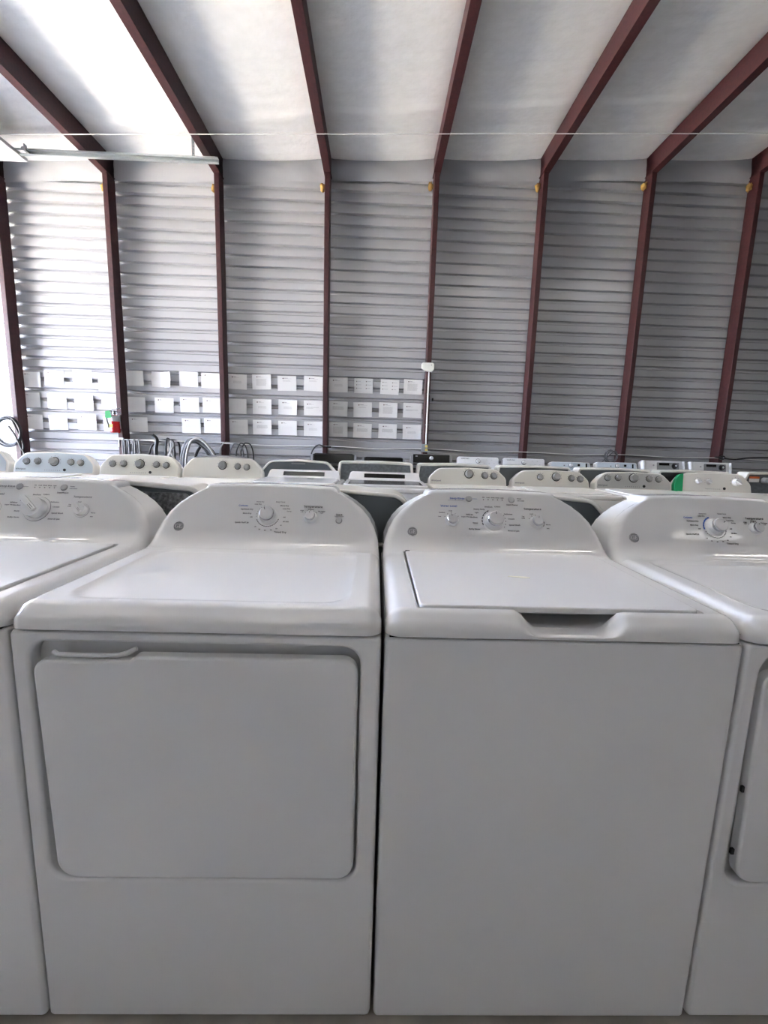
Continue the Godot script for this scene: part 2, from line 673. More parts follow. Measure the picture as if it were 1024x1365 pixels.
func build_door_opening() -> void:
	# overhead sectional door, rolled up on its tracks
	var d := structure("door_1")
	var ty := 4.75
	var n := 10
	var pw := 0.6
	for k in n:
		var x := LEFT_X + 0.55 + pw * (k + 0.5)
		if x + pw / 2 > -4.55:
			continue
		part("door_panel", cbox(Vector3(pw - 0.012, 0.045, DOOR_Z1 - DOOR_Z0 - 0.1), 0.008), M.door_white, d, at(x, ty - 0.02, (DOOR_Z0 + DOOR_Z1) / 2 + 0.06))
	part("door_panel", cbox(Vector3(0.42, 0.045, DOOR_Z1 - DOOR_Z0 - 0.1), 0.008), M.door_white, d, at(-4.83, ty - 0.03, (DOOR_Z0 + DOOR_Z1) / 2 + 0.06))
	part("door_jamb", cbox(Vector3(0.2, DOOR_H, 0.1), 0.005), M.red_steel, d, at(LEFT_X - 0.06, DOOR_H / 2, DOOR_Z0 - 0.05))
	part("door_jamb", cbox(Vector3(0.2, DOOR_H, 0.1), 0.005), M.red_steel, d, at(LEFT_X - 0.06, DOOR_H / 2, DOOR_Z1 + 0.05))
	part("door_header", cbox(Vector3(0.2, 0.1, DOOR_Z1 - DOOR_Z0 + 0.2), 0.005), M.red_steel, d, at(LEFT_X - 0.06, DOOR_H + 0.05, (DOOR_Z0 + DOOR_Z1) / 2))
	for z in [DOOR_Z0 + 0.25, DOOR_Z1 - 0.25]:
		var tr := thing("door_track", "galvanised steel door track hanging under the roof %s" % ("beside the corrugated wall" if z < -4 else "on the camera side of the door"), "door track", Vector3(LEFT_X + 0.2, 4.74, z))
		var len := -2.13 - (LEFT_X + 0.2)
		part("rail", join([[cbox(Vector3(len, 0.008, 0.055), 0.002), at(len / 2, 0.026, 0)], [cbox(Vector3(len, 0.06, 0.006), 0.002), at(len / 2, 0.0, -0.026)], [cbox(Vector3(len, 0.02, 0.006), 0.002), at(len / 2, 0.018, 0.026)], [cbox(Vector3(len, 0.008, 0.045), 0.002), at(len / 2, -0.028, -0.004)]]), M.zinc, tr)
		part("angle_stiffener", cbox(Vector3(len - 0.1, 0.035, 0.004), 0.001), M.zinc, tr, at(len / 2, 0.045, -0.03))
		var hx := POST_X0 - BAY - LEFT_X - 0.2 - 0.1
		var hang := []
		hang.append([cbox(Vector3(0.035, 0.36, 0.004), 0.001), at(hx, 0.2, 0.032)])
		hang.append([cbox(Vector3(0.004, 0.36, 0.03), 0.001), at(hx - 0.017, 0.2, 0.018)])
		part("hanger", join(hang), M.galvanised, tr)
		for q in 8:
			part("bolt_hole", lathe([Vector2(0, 0.0012), Vector2(0.005, 0.0012), Vector2(0.005, 0)], 8), M.dark_gap, tr, at(hx + 0.004, 0.05 + q * 0.04, 0.0342))
		part("vertical_rail", cbox(Vector3(0.05, 4.5, 0.05), 0.003), M.zinc, tr, at(-0.12, -2.35, 0))
		# roller bracket at the end of the raised door
		var bx := -4.52 - LEFT_X - 0.2
		part("roller_bracket", join([[cbox(Vector3(0.1, 0.012, 0.06), 0.002), at(bx, -0.03, 0.07)], [cbox(Vector3(0.012, 0.09, 0.05), 0.002), at(bx + 0.03, 0.0, 0.075)], [lathe([Vector2(0, 0.05), Vector2(0.022, 0.05), Vector2(0.022, -0.05), Vector2(0, -0.05)], 14), at(bx, 0.0, 0.03)]]), M.grey_plastic, tr)

# lamp strength by row; the two rows behind the camera are added fill
func r_energy(z: float) -> float:
	return 0.041 if z < 0.0 else (0.009 if z < 5.0 else 0.004)

func build_lights() -> void:
	# fluorescent strips under the roof; unseen rear rows added to light machine fronts
	var spots := []
	var xs := [-3.9, -0.9, 2.15, 5.0]
	var rows := [[-2.0, "above the machines"], [3.0, "added behind the camera"], [7.5, "added near the front wall"]]
	var order := ["first", "second", "third", "fourth"]
	for r in rows:
		for k in xs.size():
			spots.append([Vector3(xs[k], 4.74 + 0.04 * xs[k], r[0]), "%s fluorescent fixture from the open door in the row %s" % [order[k], r[1]]])
	for sp in spots:
		var t := thing("strip_light", sp[1], "ceiling light", sp[0], 0.0, "fluorescent strips under the roof")
		part("housing", cbox(Vector3(1.26, 0.06, 0.5), 0.01), M.fixture_white, t, at(0, 0.05, 0))
		for q in [-0.55, 0.55]:
			part("suspension_rod", cbox(Vector3(0.01, 0.36, 0.01), 0.001), M.galvanised, t, at(q, 0.25, 0))
		for q in 4:
			var z := -0.18 + q * 0.12
			var tm := part("tube", lathe([Vector2(0, 0.6), Vector2(0.013, 0.6), Vector2(0.013, -0.6), Vector2(0, -0.6)], 12), M.tube_glow, t, Transform3D(Basis(Vector3.UP, PI / 2), Vector3(0, 0.0, z)))
			tm.cast_shadow = GeometryInstance3D.SHADOW_CASTING_SETTING_ON
			var al := AreaLight3D.new()
			al.name = "tube_light"
			al.area_size = Vector2(1.2, 0.026)
			al.area_normalize_energy = true
			al.light_color = Color(1.0, 0.985, 0.96)
			al.light_energy = r_energy(sp[0].z)
			al.shadow_enabled = true
			al.set("area_range", 30.0)
			al.transform = Transform3D(Basis(Vector3.RIGHT, -PI / 2), Vector3(0, -0.016, z))
			t.add_child(al, true)

# =====================================================================
# front-row machines: moulded top with integral console
# =====================================================================
const HW := 0.343
const FA := Vector2(-0.505, 0.934)
const FB := Vector2(-0.607, 1.110)
const CROWN := 0.016

func table(t: Array, y: float) -> float:
	if y <= t[0][0]:
		return t[0][1]
	for k in t.size() - 1:
		if y <= t[k + 1][0]:
			return lerpf(t[k][1], t[k + 1][1], smoothstep(0.0, 1.0, (y - t[k][0]) / (t[k + 1][0] - t[k][0])) * 0.35 + 0.65 * (y - t[k][0]) / (t[k + 1][0] - t[k][0]))
	return t[t.size() - 1][1]

func open_path(pts: Array, radii: Array, seg := 6) -> Array:
	var out := [pts[0]]
	for k in range(1, pts.size() - 1):
		var v: Vector2 = pts[k]
		var di: Vector2 = (v - pts[k - 1]).normalized()
		var do: Vector2 = (pts[k + 1] - v).normalized()
		var turn := di.angle_to(do)
		var r: float = radii[k]
		if r <= 0.0 or absf(turn) < 0.01:
			out.append(v)
			continue
		var t := r * tan(absf(turn) / 2.0)
		var nrm := Vector2(-di.y, di.x) * signf(turn)
		var c := v - di * t + nrm * r
		for i in seg + 1:
			out.append(c - nrm.rotated(turn * i / seg) * r)
	out.append(pts[pts.size() - 1])
	return out

func face_frame(x: float, s: float) -> Transform3D:
	var p := FA.lerp(FB, s)
	var d := (FB - FA).normalized()
	var upv := Vector3(0, d.y, d.x)
	var nn := Vector3(0, -d.x, d.y)
	return Transform3D(Basis(Vector3.RIGHT, upv, nn), Vector3(x, p.y - CROWN * (x / HW) * (x / HW) * s, p.x))

# height on the machine -> place along the tilted face
func face_s(y: float) -> float:
	return (y - FA.y) / (FB.y - FA.y)

const WIDTHS := [[0.93, 0.343], [0.965, 0.338], [1.0, 0.327], [1.03, 0.312], [1.055, 0.292], [1.075, 0.265], [1.09, 0.235], [1.1, 0.21], [1.12, 0.205]]

func moulded_top(washer: bool) -> ArrayMesh:
	var path := open_path([Vector2(0.004, 0.892), Vector2(0.003, 0.913), Vector2(-0.027, 0.936), FA, FB, Vector2(-0.69, 1.106)], [0, 0.025, 0.03, 0.09, 0.022, 0], 9)
	var rows := []
	for k in path.size():
		var p: Vector2 = path[k]
		if k > 0:
			var q: Vector2 = path[k - 1]
			var n := int(ceil(p.distance_to(q) / 0.009))
			for i in range(1, n):
				rows.append(q.lerp(p, float(i) / n))
		rows.append(p)
	# exact rows for the edges of the lid well and the console seam
	var extra := [-0.458, -0.4595, -0.461]
	if washer:
		extra = [-0.0335, -0.0355, -0.4735, -0.4755]
	for z in extra:
		for k in range(1, rows.size()):
			if rows[k - 1].x > z and rows[k].x < z:
				rows.insert(k, rows[k - 1].lerp(rows[k], (z - rows[k - 1].x) / (rows[k].x - rows[k - 1].x)))
				break
	# profile normals
	var nr := []
	for k in rows.size():
		var d: Vector2 = (rows[mini(k + 1, rows.size() - 1)] - rows[maxi(k - 1, 0)]).normalized()
		nr.append(Vector2(d.y, -d.x))
	# columns: fraction of the flat width, then roll angle, then skirt
	var cols := []
	cols.append([-1.0, 1.0, 1.0])
	for i in 7:
		cols.append([-1.0, 1.0 - i / 7.0, 0.0])
	var fr := []
	var inner := 0.313
	for i in 47:
		fr.append(-1.0 + 2.0 * i / 46.0)
	for e in [0.2815, 0.2795]:
		fr.append(e / inner)
		fr.append(-e / inner)
	fr.sort()
	for x in fr:
		cols.append([x, 0.0, 0.0])
	for i in 7:
		cols.append([1.0, (i + 1) / 7.0, 0.0])
	cols.append([1.0, 1.0, 1.0])
	var f := func(i: int, j: int) -> Vector3:
		var p: Vector2 = rows[j]
		var n: Vector2 = nr[j]
		if n.y < 0 and n.x < 0:
			n = -n
		var w := table(WIDTHS, p.y)
		var s := clampf((p.y - FA.y) / (FB.y - FA.y), 0.0, 1.0) if p.x < -0.44 else 0.0
		var r := lerpf(0.03, 0.02, smoothstep(0.7, 1.0, s))
		var c: Array = cols[i]
		var a: float = c[1] * PI / 2
		var sg := signf(c[0])
		var x: float = c[0] * (w - r) + (sg * r * sin(a) if c[1] > 0.0 else 0.0)
		var y := p.y - n.y * r * (1.0 - cos(a))
		var z := p.x - n.x * r * (1.0 - cos(a))
		y -= CROWN * (x / HW) * (x / HW) * s
		if c[2] > 0.5:
			var t := smoothstep(0.0, 0.12, s)
			return Vector3(x, lerpf(0.892, y, t), lerpf(minf(z, 0.0), -0.685, t))
		if washer:
			var dip := 1.0 - smoothstep(0.06, 0.105, absf(x - 0.01))
			var inx := absf(x) < 0.2805
			if inx and p.x < -0.0345 and p.x > -0.4745:
				y -= 0.022
				y -= 0.02 * dip * (1.0 if p.x > -0.13 else 0.0)
			elif p.x >= -0.0345:
				y -= 0.034 * dip * smoothstep(0.893, 0.93, p.y)
		else:
			if p.x > -0.456 and p.x < -0.02:
				var qx := absf(x) - (0.272 - 0.05)
				var qz := absf(p.x + 0.247) - (0.195 - 0.05)
				var sd := Vector2(maxf(qx, 0.0), maxf(qz, 0.0)).length() + minf(maxf(qx, qz), 0.0) - 0.05
				y -= 0.0045 * (1.0 - smoothstep(-0.009, 0.009, sd))
			if absf(p.x + 0.4595) < 0.0008:
				y -= 0.0022
		return Vector3(x, y, z)
	return grid(cols.size(), rows.size(), f, true)

func big_knob(parent: Node, f: Transform3D, k: float, turn: float) -> void:
	var body := lathe([Vector2(0, 0.03), Vector2(0.0185, 0.03), Vector2(0.0205, 0.0285), Vector2(0.021, 0.0265)], 32)
	var kn := part("control_knob", body, M.knob_silver, parent, Transform3D(f.basis * Basis(Vector3.BACK, turn) * Basis.from_scale(Vector3.ONE * k), f.origin))
	part("knob_ring", lathe([Vector2(0.021, 0.0265), Vector2(0.0222, 0.025), Vector2(0.0225, 0.0185), Vector2(0.0205, 0.0175)], 32), M.chrome, kn)
	part("knob_skirt", lathe([Vector2(0.0205, 0.0178), Vector2(0.0222, 0.016), Vector2(0.0255, 0.005), Vector2(0.0285, 0.002), Vector2(0.029, 0.0)], 32), M.console_plastic, kn)
	part("pointer_mark", cbox(Vector3(0.002, 0.008, 0.0006), 0.0002), M.ink_black, kn, at(0, 0.014, 0.0302))

func pointer_knob(parent: Node, f: Transform3D, k: float, turn: float) -> void:
	# white teardrop knob with a pointer grip
	var o := []
	for i in 40:
		var a := TAU * i / 40.0
		var r := 0.0265 + 0.0115 * pow(maxf(0.0, cos(a - PI / 2)), 14.0)
		o.append(Vector2(cos(a) * r, sin(a) * r))
	var b := Basis(Vector3.BACK, turn) * Basis.from_scale(Vector3.ONE * k)
	var kn := part("control_knob", prism(o, [0.002], 0.024, 0.002, 1, 2), M.enamel_top, parent, Transform3D(f.basis * b, f.origin + f.basis.z * 0.024 * k))
	part("grip", prism([Vector2(0.0065, -0.02), Vector2(0.0075, 0.036), Vector2(-0.0075, 0.036), Vector2(-0.0065, -0.02)], [0.005], 0.01, 0.003, 3, 2), M.enamel_top, kn, at(0, 0, 0.008))
	for q in [-1, 1]:
		part("grip_groove", cbox(Vector3(0.0012, 0.018, 0.0006), 0.0002), M.ink_grey, kn, at(0.0022 * q, -0.006, 0.0082))
	part("knob_bezel", lathe([Vector2(0.0335, 0.0012), Vector2(0.0345, 0.0)], 30), M.grey_plastic, parent, Transform3D(f.basis * Basis.from_scale(Vector3.ONE * k), f.origin))

func dial_marks(parent: Node, f: Transform3D, r: float, a0: float, a1: float, n: int, m: Material, th := 0.0026, fill := 0.7) -> void:
	var l := []
	for i in n:
		var a := deg_to_rad(lerpf(a0, a1, (i + 0.5) / n))
		var len := absf(deg_to_rad(a1 - a0)) / n * r * fill
		l.append([cbox(Vector3(len, th, 0.0008), 0.0002), Transform3D(Basis(Vector3.BACK, a - PI / 2), Vector3(cos(a) * r, sin(a) * r, 0.0003))])
	part("dial_marks", join(l), m, parent, f)

func emblem(parent: Node, f: Transform3D) -> void:
	var e := part("emblem", lathe([Vector2(0, 0.002), Vector2(0.0135, 0.002), Vector2(0.0145, 0.0012), Vector2(0.015, 0)], 28), M.grey_plastic, parent, f)
	part("emblem_ring", lathe([Vector2(0.0128, 0.0021), Vector2(0.013, 0.0027), Vector2(0.0143, 0.0024), Vector2(0.0146, 0.001)], 28), M.chrome, e)
	var t := TextMesh.new()
	var fo := SystemFont.new()
	fo.font_names = PackedStringArray(["Droid Serif"])
	fo.font_italic = true
	t.font = fo
	t.text = "GE"
	t.font_size = 32
	t.pixel_size = 0.0165 / 32.0
	t.depth = 0.0006
	part("emblem_letters", t, M.console_plastic, e, at(0, 0, 0.0024))

func push_button(parent: Node, f: Transform3D, r: float) -> void:
	var b := part("push_button", lathe([Vector2(0, 0.004), Vector2(r * 0.86, 0.004), Vector2(r, 0.003), Vector2(r, 0)], 20), M.dial_grey, parent, f)
	part("button_rim", lathe([Vector2(r, 0.0015), Vector2(r * 1.12, 0.001), Vector2(r * 1.16, 0)], 20), M.grey_plastic, b)

func back_plate(parent: Node) -> void:
	part("back_panel", prism([Vector2(0.335, 0.04), Vector2(0.33, 0.89), Vector2(0.29, 0.99), Vector2(0.25, 1.035), Vector2(0.18, 1.07), Vector2(-0.18, 1.07), Vector2(-0.25, 1.035), Vector2(-0.29, 0.99), Vector2(-0.33, 0.89), Vector2(-0.335, 0.04)], [0.01], 0.02, 0.002, 2, 1), M.galvanised, parent, at(0, 0, -0.672))

func front_dryer(label: String, x: float, blue_dial: bool, hinge_marks: bool) -> void:
	var d := thing("clothes_dryer", label, "dryer", Vector3(x, 0, 0))
	# cabinet: carcass, and a front panel with the door recess
	part("cabinet", prism([Vector2(HW, 0), Vector2(HW, 0.66), Vector2(-HW, 0.66), Vector2(-HW, 0)], [0.008], 0.872, 0.006, 4, 2), M.enamel, d, Transform3D(UPRIGHT, Vector3(0, 0.886, -0.03)))
	var o := round_poly([Vector2(HW, 0.014), Vector2(HW, 0.889), Vector2(-HW, 0.889), Vector2(-HW, 0.014)], [0.012], 6)
	var h := round_poly([Vector2(0.3045, 0.359), Vector2(0.3045, 0.866), Vector2(-0.3105, 0.866), Vector2(-0.3105, 0.359)], [0.036], 6)
	part("front_panel", frame_from(o, h, 0.032, 0.0085), M.enamel, d, at(0, 0, 0))
	# door with a lowered finger edge at the top left
	var pts := [Vector2(0.299, 0.364), Vector2(0.301, 0.8435), Vector2(-0.112, 0.8425), Vector2(-0.124, 0.832), Vector2(-0.303, 0.832), Vector2(-0.292, 0.364)]
	var dr := part("door", prism(pts, [0.034, 0.03, 0.012, 0.008, 0.026, 0.04], 0.026, 0.0065, 6, 4), M.enamel, d, at(0, 0, 0.004))
	part("handle_edge", tube([Vector3(-0.272, 0.842, -0.016), Vector3(-0.262, 0.838, -0.013), Vector3(-0.15, 0.838, -0.013), Vector3(-0.135, 0.8425, -0.015), Vector3(-0.118, 0.85, -0.018)], 0.0045, 8), M.enamel, dr)
	if hinge_marks:
		for yy in [0.575, 0.43]:
			part("hinge_slot", cbox(Vector3(0.008, 0.014, 0.006), 0.001), M.dark_gap, dr, at(-0.2985, yy, -0.012))
	if not cache.has("dryer_top"):
		cache["dryer_top"] = moulded_top(false)
	part("top_and_console", cache["dryer_top"], M.enamel_top, d)
	back_plate(d)
	var s := face_s(1.018)
	var f := face_frame(0, s)
	# main dial
	big_knob(d, f, 1.0, 0.4 if not blue_dial else -0.9)
	part("dial_plate", lathe([Vector2(0.0285, 0.0004), Vector2(0.0375, 0.0004), Vector2(0.0378, 0)], 36), M.enamel_top, d, f)
	dial_marks(d, f, 0.0345, 200, 345, 14, M.ink_black)
	dial_marks(d, f, 0.0345, 108, 192, 6, M.ink_blue if blue_dial else M.ink_grey, 0.0045 if blue_dial else 0.0015, 0.95 if blue_dial else 0.5)
	var tx := [["Cottons", -0.078, 0.031, 0.0075, "ink_blue"], ["Optimum Dry", -0.066, 0.0195, 0.0058, "ink_black"], ["More Dry", -0.064, 0.006, 0.0058, "ink_black"], ["Off", -0.05, -0.006, 0.005, "ink_black"], ["Quick Fluff 20", -0.076, -0.024, 0.0062, "ink_black"], ["Less Dry", -0.034, 0.037, 0.0052, "ink_black"], ["Damp Dry", -0.028, 0.045, 0.005, "ink_grey"], ["Easy Care", 0.034, 0.046, 0.006, "ink_grey"], ["More Dry", 0.047, 0.034, 0.0058, "ink_black"], ["Less Dry", 0.054, 0.024, 0.0056, "ink_black"], ["Damp", 0.063, 0.016, 0.005, "ink_grey"], ["Off", 0.05, -0.004, 0.005, "ink_black"], ["80 Min", 0.056, -0.018, 0.0055, "ink_black"], ["Timed Dry", 0.042, -0.052, 0.0075, "ink_black"], ["60", 0.03, -0.041, 0.0048, "ink_black"], ["50", 0.014, -0.0455, 0.0048, "ink_black"], ["40", -0.004, -0.047, 0.0048, "ink_black"], ["30", -0.021, -0.0445, 0.0048, "ink_black"], ["10", 0.042, -0.03, 0.0048, "ink_black"], ["20", -0.034, -0.036, 0.0048, "ink_black"]]
	for t in tx:
		print_text(t[0], t[3], M[t[4]], d, f * at(t[1], t[2], 0))
	# temperature dial
	var g := face_frame(0.129, s)
	big_knob(d, g, 0.68, 0.1)
	for t in [["Temperature", 0.006, 0.034, 0.0092, "ink_black"], ["Medium", 0.0, 0.0255, 0.0048, "ink_black"], ["High", -0.027, 0.021, 0.005, "ink_black"], ["Low", -0.027, 0.016, 0.0045, "ink_grey"], ["No Heat", 0.033, 0.0195, 0.0055, "ink_black"], ["Fluff", 0.033, 0.014, 0.0045, "ink_grey"]]:
		print_text(t[0], t[3], M[t[4]], d, g * at(t[1], t[2], 0))
	dial_marks(d, g, 0.0225, 30, 150, 5, M.ink_black, 0.003, 0.18)
	var b := face_frame(0.216, face_s(1.012))
	push_button(d, b, 0.0088)
	print_text("Start", 0.0085, M.ink_black, d, b * at(0, 0.019, 0))
	print_text("Push to Start", 0.0045, M.ink_grey, d, b * at(0, 0.0135, 0))
	emblem(d, face_frame(-0.262, face_s(0.985)))

func front_washer(label: String, x: float, plain: bool) -> void:
	var d := thing("top_load_washer", label, "washer", Vector3(x, 0, 0))
	part("cabinet", prism([Vector2(HW, 0), Vector2(HW, 0.665), Vector2(-HW, 0.665), Vector2(-HW, 0)], [0.010], 0.874, 0.006, 5, 2), M.enamel, d, Transform3D(UPRIGHT, Vector3(0, 0.8885, 0)))
	part("seam_gasket", cbox(Vector3(0.67, 0.005, 0.6), 0.001), M.dark_gap, d, at(0, 0.8885, -0.304))
	if not cache.has("washer_top"):
		cache["washer_top"] = moulded_top(true)
	part("top_and_console", cache["washer_top"], M.enamel_top, d)
	back_plate(d)
	var lid := part("lid", prism([Vector2(0.2765, 0), Vector2(0.2765, 0.432), Vector2(-0.2765, 0.432), Vector2(-0.2765, 0)], [0.014, 0.008, 0.008, 0.014], 0.014, 0.004, 5, 3), M.enamel_top, d, Transform3D(UPRIGHT, Vector3(0, 0.9405, -0.038)))
	part("lid_hinge", lathe([Vector2(0, 0.006), Vector2(0.005, 0.006), Vector2(0.005, -0.006), Vector2(0, -0.006)], 10), M.dark_gap, lid, Transform3D(Basis(Vector3.UP, PI / 2), Vector3(-0.27, 0.434, -0.004)))
	if not plain:
		part("adhesive_residue", prism([Vector2(0.03, -0.004), Vector2(0.014, 0.004), Vector2(-0.02, 0.007), Vector2(-0.03, 0.002), Vector2(-0.008, -0.002), Vector2(0.01, -0.009)], [0.002], 0.0008, 0.0002, 2, 1), M.residue, lid, at(-0.02, 0.195, 0.0008))
	var s := face_s(1.02)
	var f := face_frame(0, s)
	var l := face_frame(-0.13, s)
	var r := face_frame(0.132, s)
	if plain:
		pointer_knob(d, f, 1.15, 0.85)
		pointer_knob(d, l, 0.66, 0.85)
		pointer_knob(d, r, 0.66, 0.7)
	else:
		big_knob(d, f, 1.08, 0.0)
		big_knob(d, l, 0.72, 0.3)
		big_knob(d, r, 0.72, -0.2)
		part("dial_plate", lathe([Vector2(0.031, 0.0004), Vector2(0.0385, 0.0004), Vector2(0.0388, 0)], 36), M.enamel_top, d, f)
		dial_marks(d, f, 0.0365, 112, 205, 6, M.ink_black, 0.003, 0.8)
		dial_marks(d, f, 0.0365, -40, 70, 7, M.ink_black, 0.002, 0.35)
		dial_marks(d, l, 0.024, 20, 165, 5, M.ink_black, 0.003, 0.16)
		dial_marks(d, r, 0.024, 20, 165, 5, M.ink_black, 0.003, 0.16)
		dial_marks(d, r, 0.024, -35, 10, 2, M.ink_black, 0.0018, 0.8)
	var ink := "ink_grey" if plain else "ink_black"
	var blue := "ink_grey" if plain else "ink_blue"
	for t in [["Whites", -0.075, 0.019, 0.0066], ["Medium", -0.062, 0.0105, 0.0058], ["Light", -0.052, 0.026, 0.0052], ["Heavy", -0.058, -0.008, 0.0056], ["Bulky Items", -0.062, -0.028, 0.006], ["Heavy Duty", -0.044, 0.0375, 0.0064], ["Medium", -0.014, 0.046, 0.0062], ["Colors", 0.014, 0.0475, 0.0062], ["Delicates", 0.046, 0.0235, 0.0058], ["Casuals", 0.054, 0.008, 0.0056], ["Speed Wash", 0.063, -0.012, 0.006], ["Rinse & Spin", 0.058, -0.031, 0.006]]:
		print_text(t[0], t[3], M[ink], d, f * at(t[1], t[2], 0))
	print_text("Water Level", 0.009, M[blue], d, l * at(-0.008, 0.047, 0))
	for t in [["Medium", -0.03, 0.0245, 0.0048], ["Low", -0.038, 0.0115, 0.0048], ["Large", -0.004, 0.031, 0.0045], ["Super Plus", 0.043, 0.0125, 0.0052]]:
		print_text(t[0], t[3], M[ink], d, l * at(t[1], t[2], 0))
	print_text("Temperature", 0.0088, M[ink], d, r * at(-0.008, 0.044, 0))
	for t in [["Tap", -0.04, 0.018, 0.0048], ["Cold", -0.04, 0.0125, 0.0048], ["Cool", -0.013, 0.0275, 0.0048], ["Warm", 0.036, -0.007, 0.0048], ["Hot", 0.034, -0.019, 0.0048]]:
		print_text(t[0], t[3], M[ink], d, r * at(t[1], t[2], 0))
	var sb := face_s(1.083)
	var b0 := face_frame(-0.074, sb)
	push_button(d, b0, 0.0092)
	push_button(d, face_frame(0.06, sb), 0.0092)
	print_text("Deep Rinse", 0.0088, M[blue], d, b0 * at(-0.037, 0.0, 0))
	part("rule_line", cbox(Vector3(0.05, 0.0007, 0.0004), 0.0001), M.ink_grey, d, b0 * at(-0.042, -0.0065, 0.0003))
	part("indicator_arrow", cbox(Vector3(0.017, 0.0009, 0.0004), 0.0001), M[blue], d, b0 * at(0.018, 0, 0.0003))
	var words := ["Fill", "Soak", "Wash", "Rinse", "Spin"]
	for k in 5:
		var q := face_frame(-0.028 + 0.0148 * k, sb)
		part("indicator_light", lathe([Vector2(0, 0.0012), Vector2(0.0016, 0.0009), Vector2(0.0017, 0)], 10), M[ink], d, q * at(0, -0.002, 0))
		print_text(words[k], 0.0048, M[ink], d, q * at(0, 0.0048, 0))
	var b1 := face_frame(0.06, sb)
	print_text("Start/Pause", 0.0062, M[ink], d, b1 * at(0.001, -0.0175, 0))
	print_text("Power", 0.0048, M[ink], d, b1 * at(0.025, 0.004, 0))
	print_text("Lid Locked", 0.0045, M[ink], d, b1 * at(0.029, -0.003, 0))
	if not plain:
		emblem(d, face_frame(-0.252, face_s(0.986)))

func build_front_row() -> void:
	front_washer("white washer with teardrop pointer knobs at the left end of front row", -1.0385, true)
	front_dryer("white front-row dryer with large door between two washers", -0.3465, false, false)
	front_washer("white front-row washer with silver knobs, blue print and handle dip below its lid", 0.3465, false)
	front_dryer("white dryer with blue dial arc at the right end of front row", 1.0385, true, true)

# =====================================================================
# the other machines
# =====================================================================
const ARC := [Vector2(0.338, -0.02), Vector2(0.334, 0.075), Vector2(0.255, 0.158), Vector2(0.0, 0.17), Vector2(-0.255, 0.158), Vector2(-0.334, 0.075), Vector2(-0.338, -0.02)]
const ARC_R := [0.024, 0.06, 0.09, 0.5, 0.09, 0.06, 0.024]

func arc_pts(w: float, h: float) -> Array:
	var o := []
	for p in ARC:
		o.append(Vector2(p.x * w / 0.338, p.y * h / 0.17 if p.y > 0 else p.y))
	return o

func carcass(d: Node3D, m: Material, deck := 0.92, w := 0.664) -> void:
	part("cabinet", rbox(w - 0.004, 0.66, deck - 0.045, 0.012, 0.006), m, d, Transform3D(UPRIGHT, Vector3(0, deck - 0.035, -0.335)))
	part("top_deck", rbox(w, 0.672, 0.036, 0.03, 0.014), m, d, Transform3D(UPRIGHT, Vector3(0, deck, -0.336)))

func small_knob(parent: Node, f: Transform3D, r: float, m: Material, pointer := false) -> void:
	var kn := part("control_knob", lathe([Vector2(0, 1.05) * r, Vector2(0.78, 1.05) * r, Vector2(0.86, 0.98) * r, Vector2(1.0, 0.12) * r, Vector2(1.06, 0.0) * r], 20), m, parent, f)
	if pointer:
		part("grip", cbox(Vector3(0.5 * r, 1.9 * r, 0.4 * r), 0.1 * r), m, kn, Transform3D(Basis(Vector3.BACK, 0.9), Vector3(0, 0, 1.2 * r)))
	else:
		part("knob_base", lathe([Vector2(1.06, 0.1) * r, Vector2(1.22, 0.04) * r, Vector2(1.24, 0) * r], 20), M.black_plastic, kn)

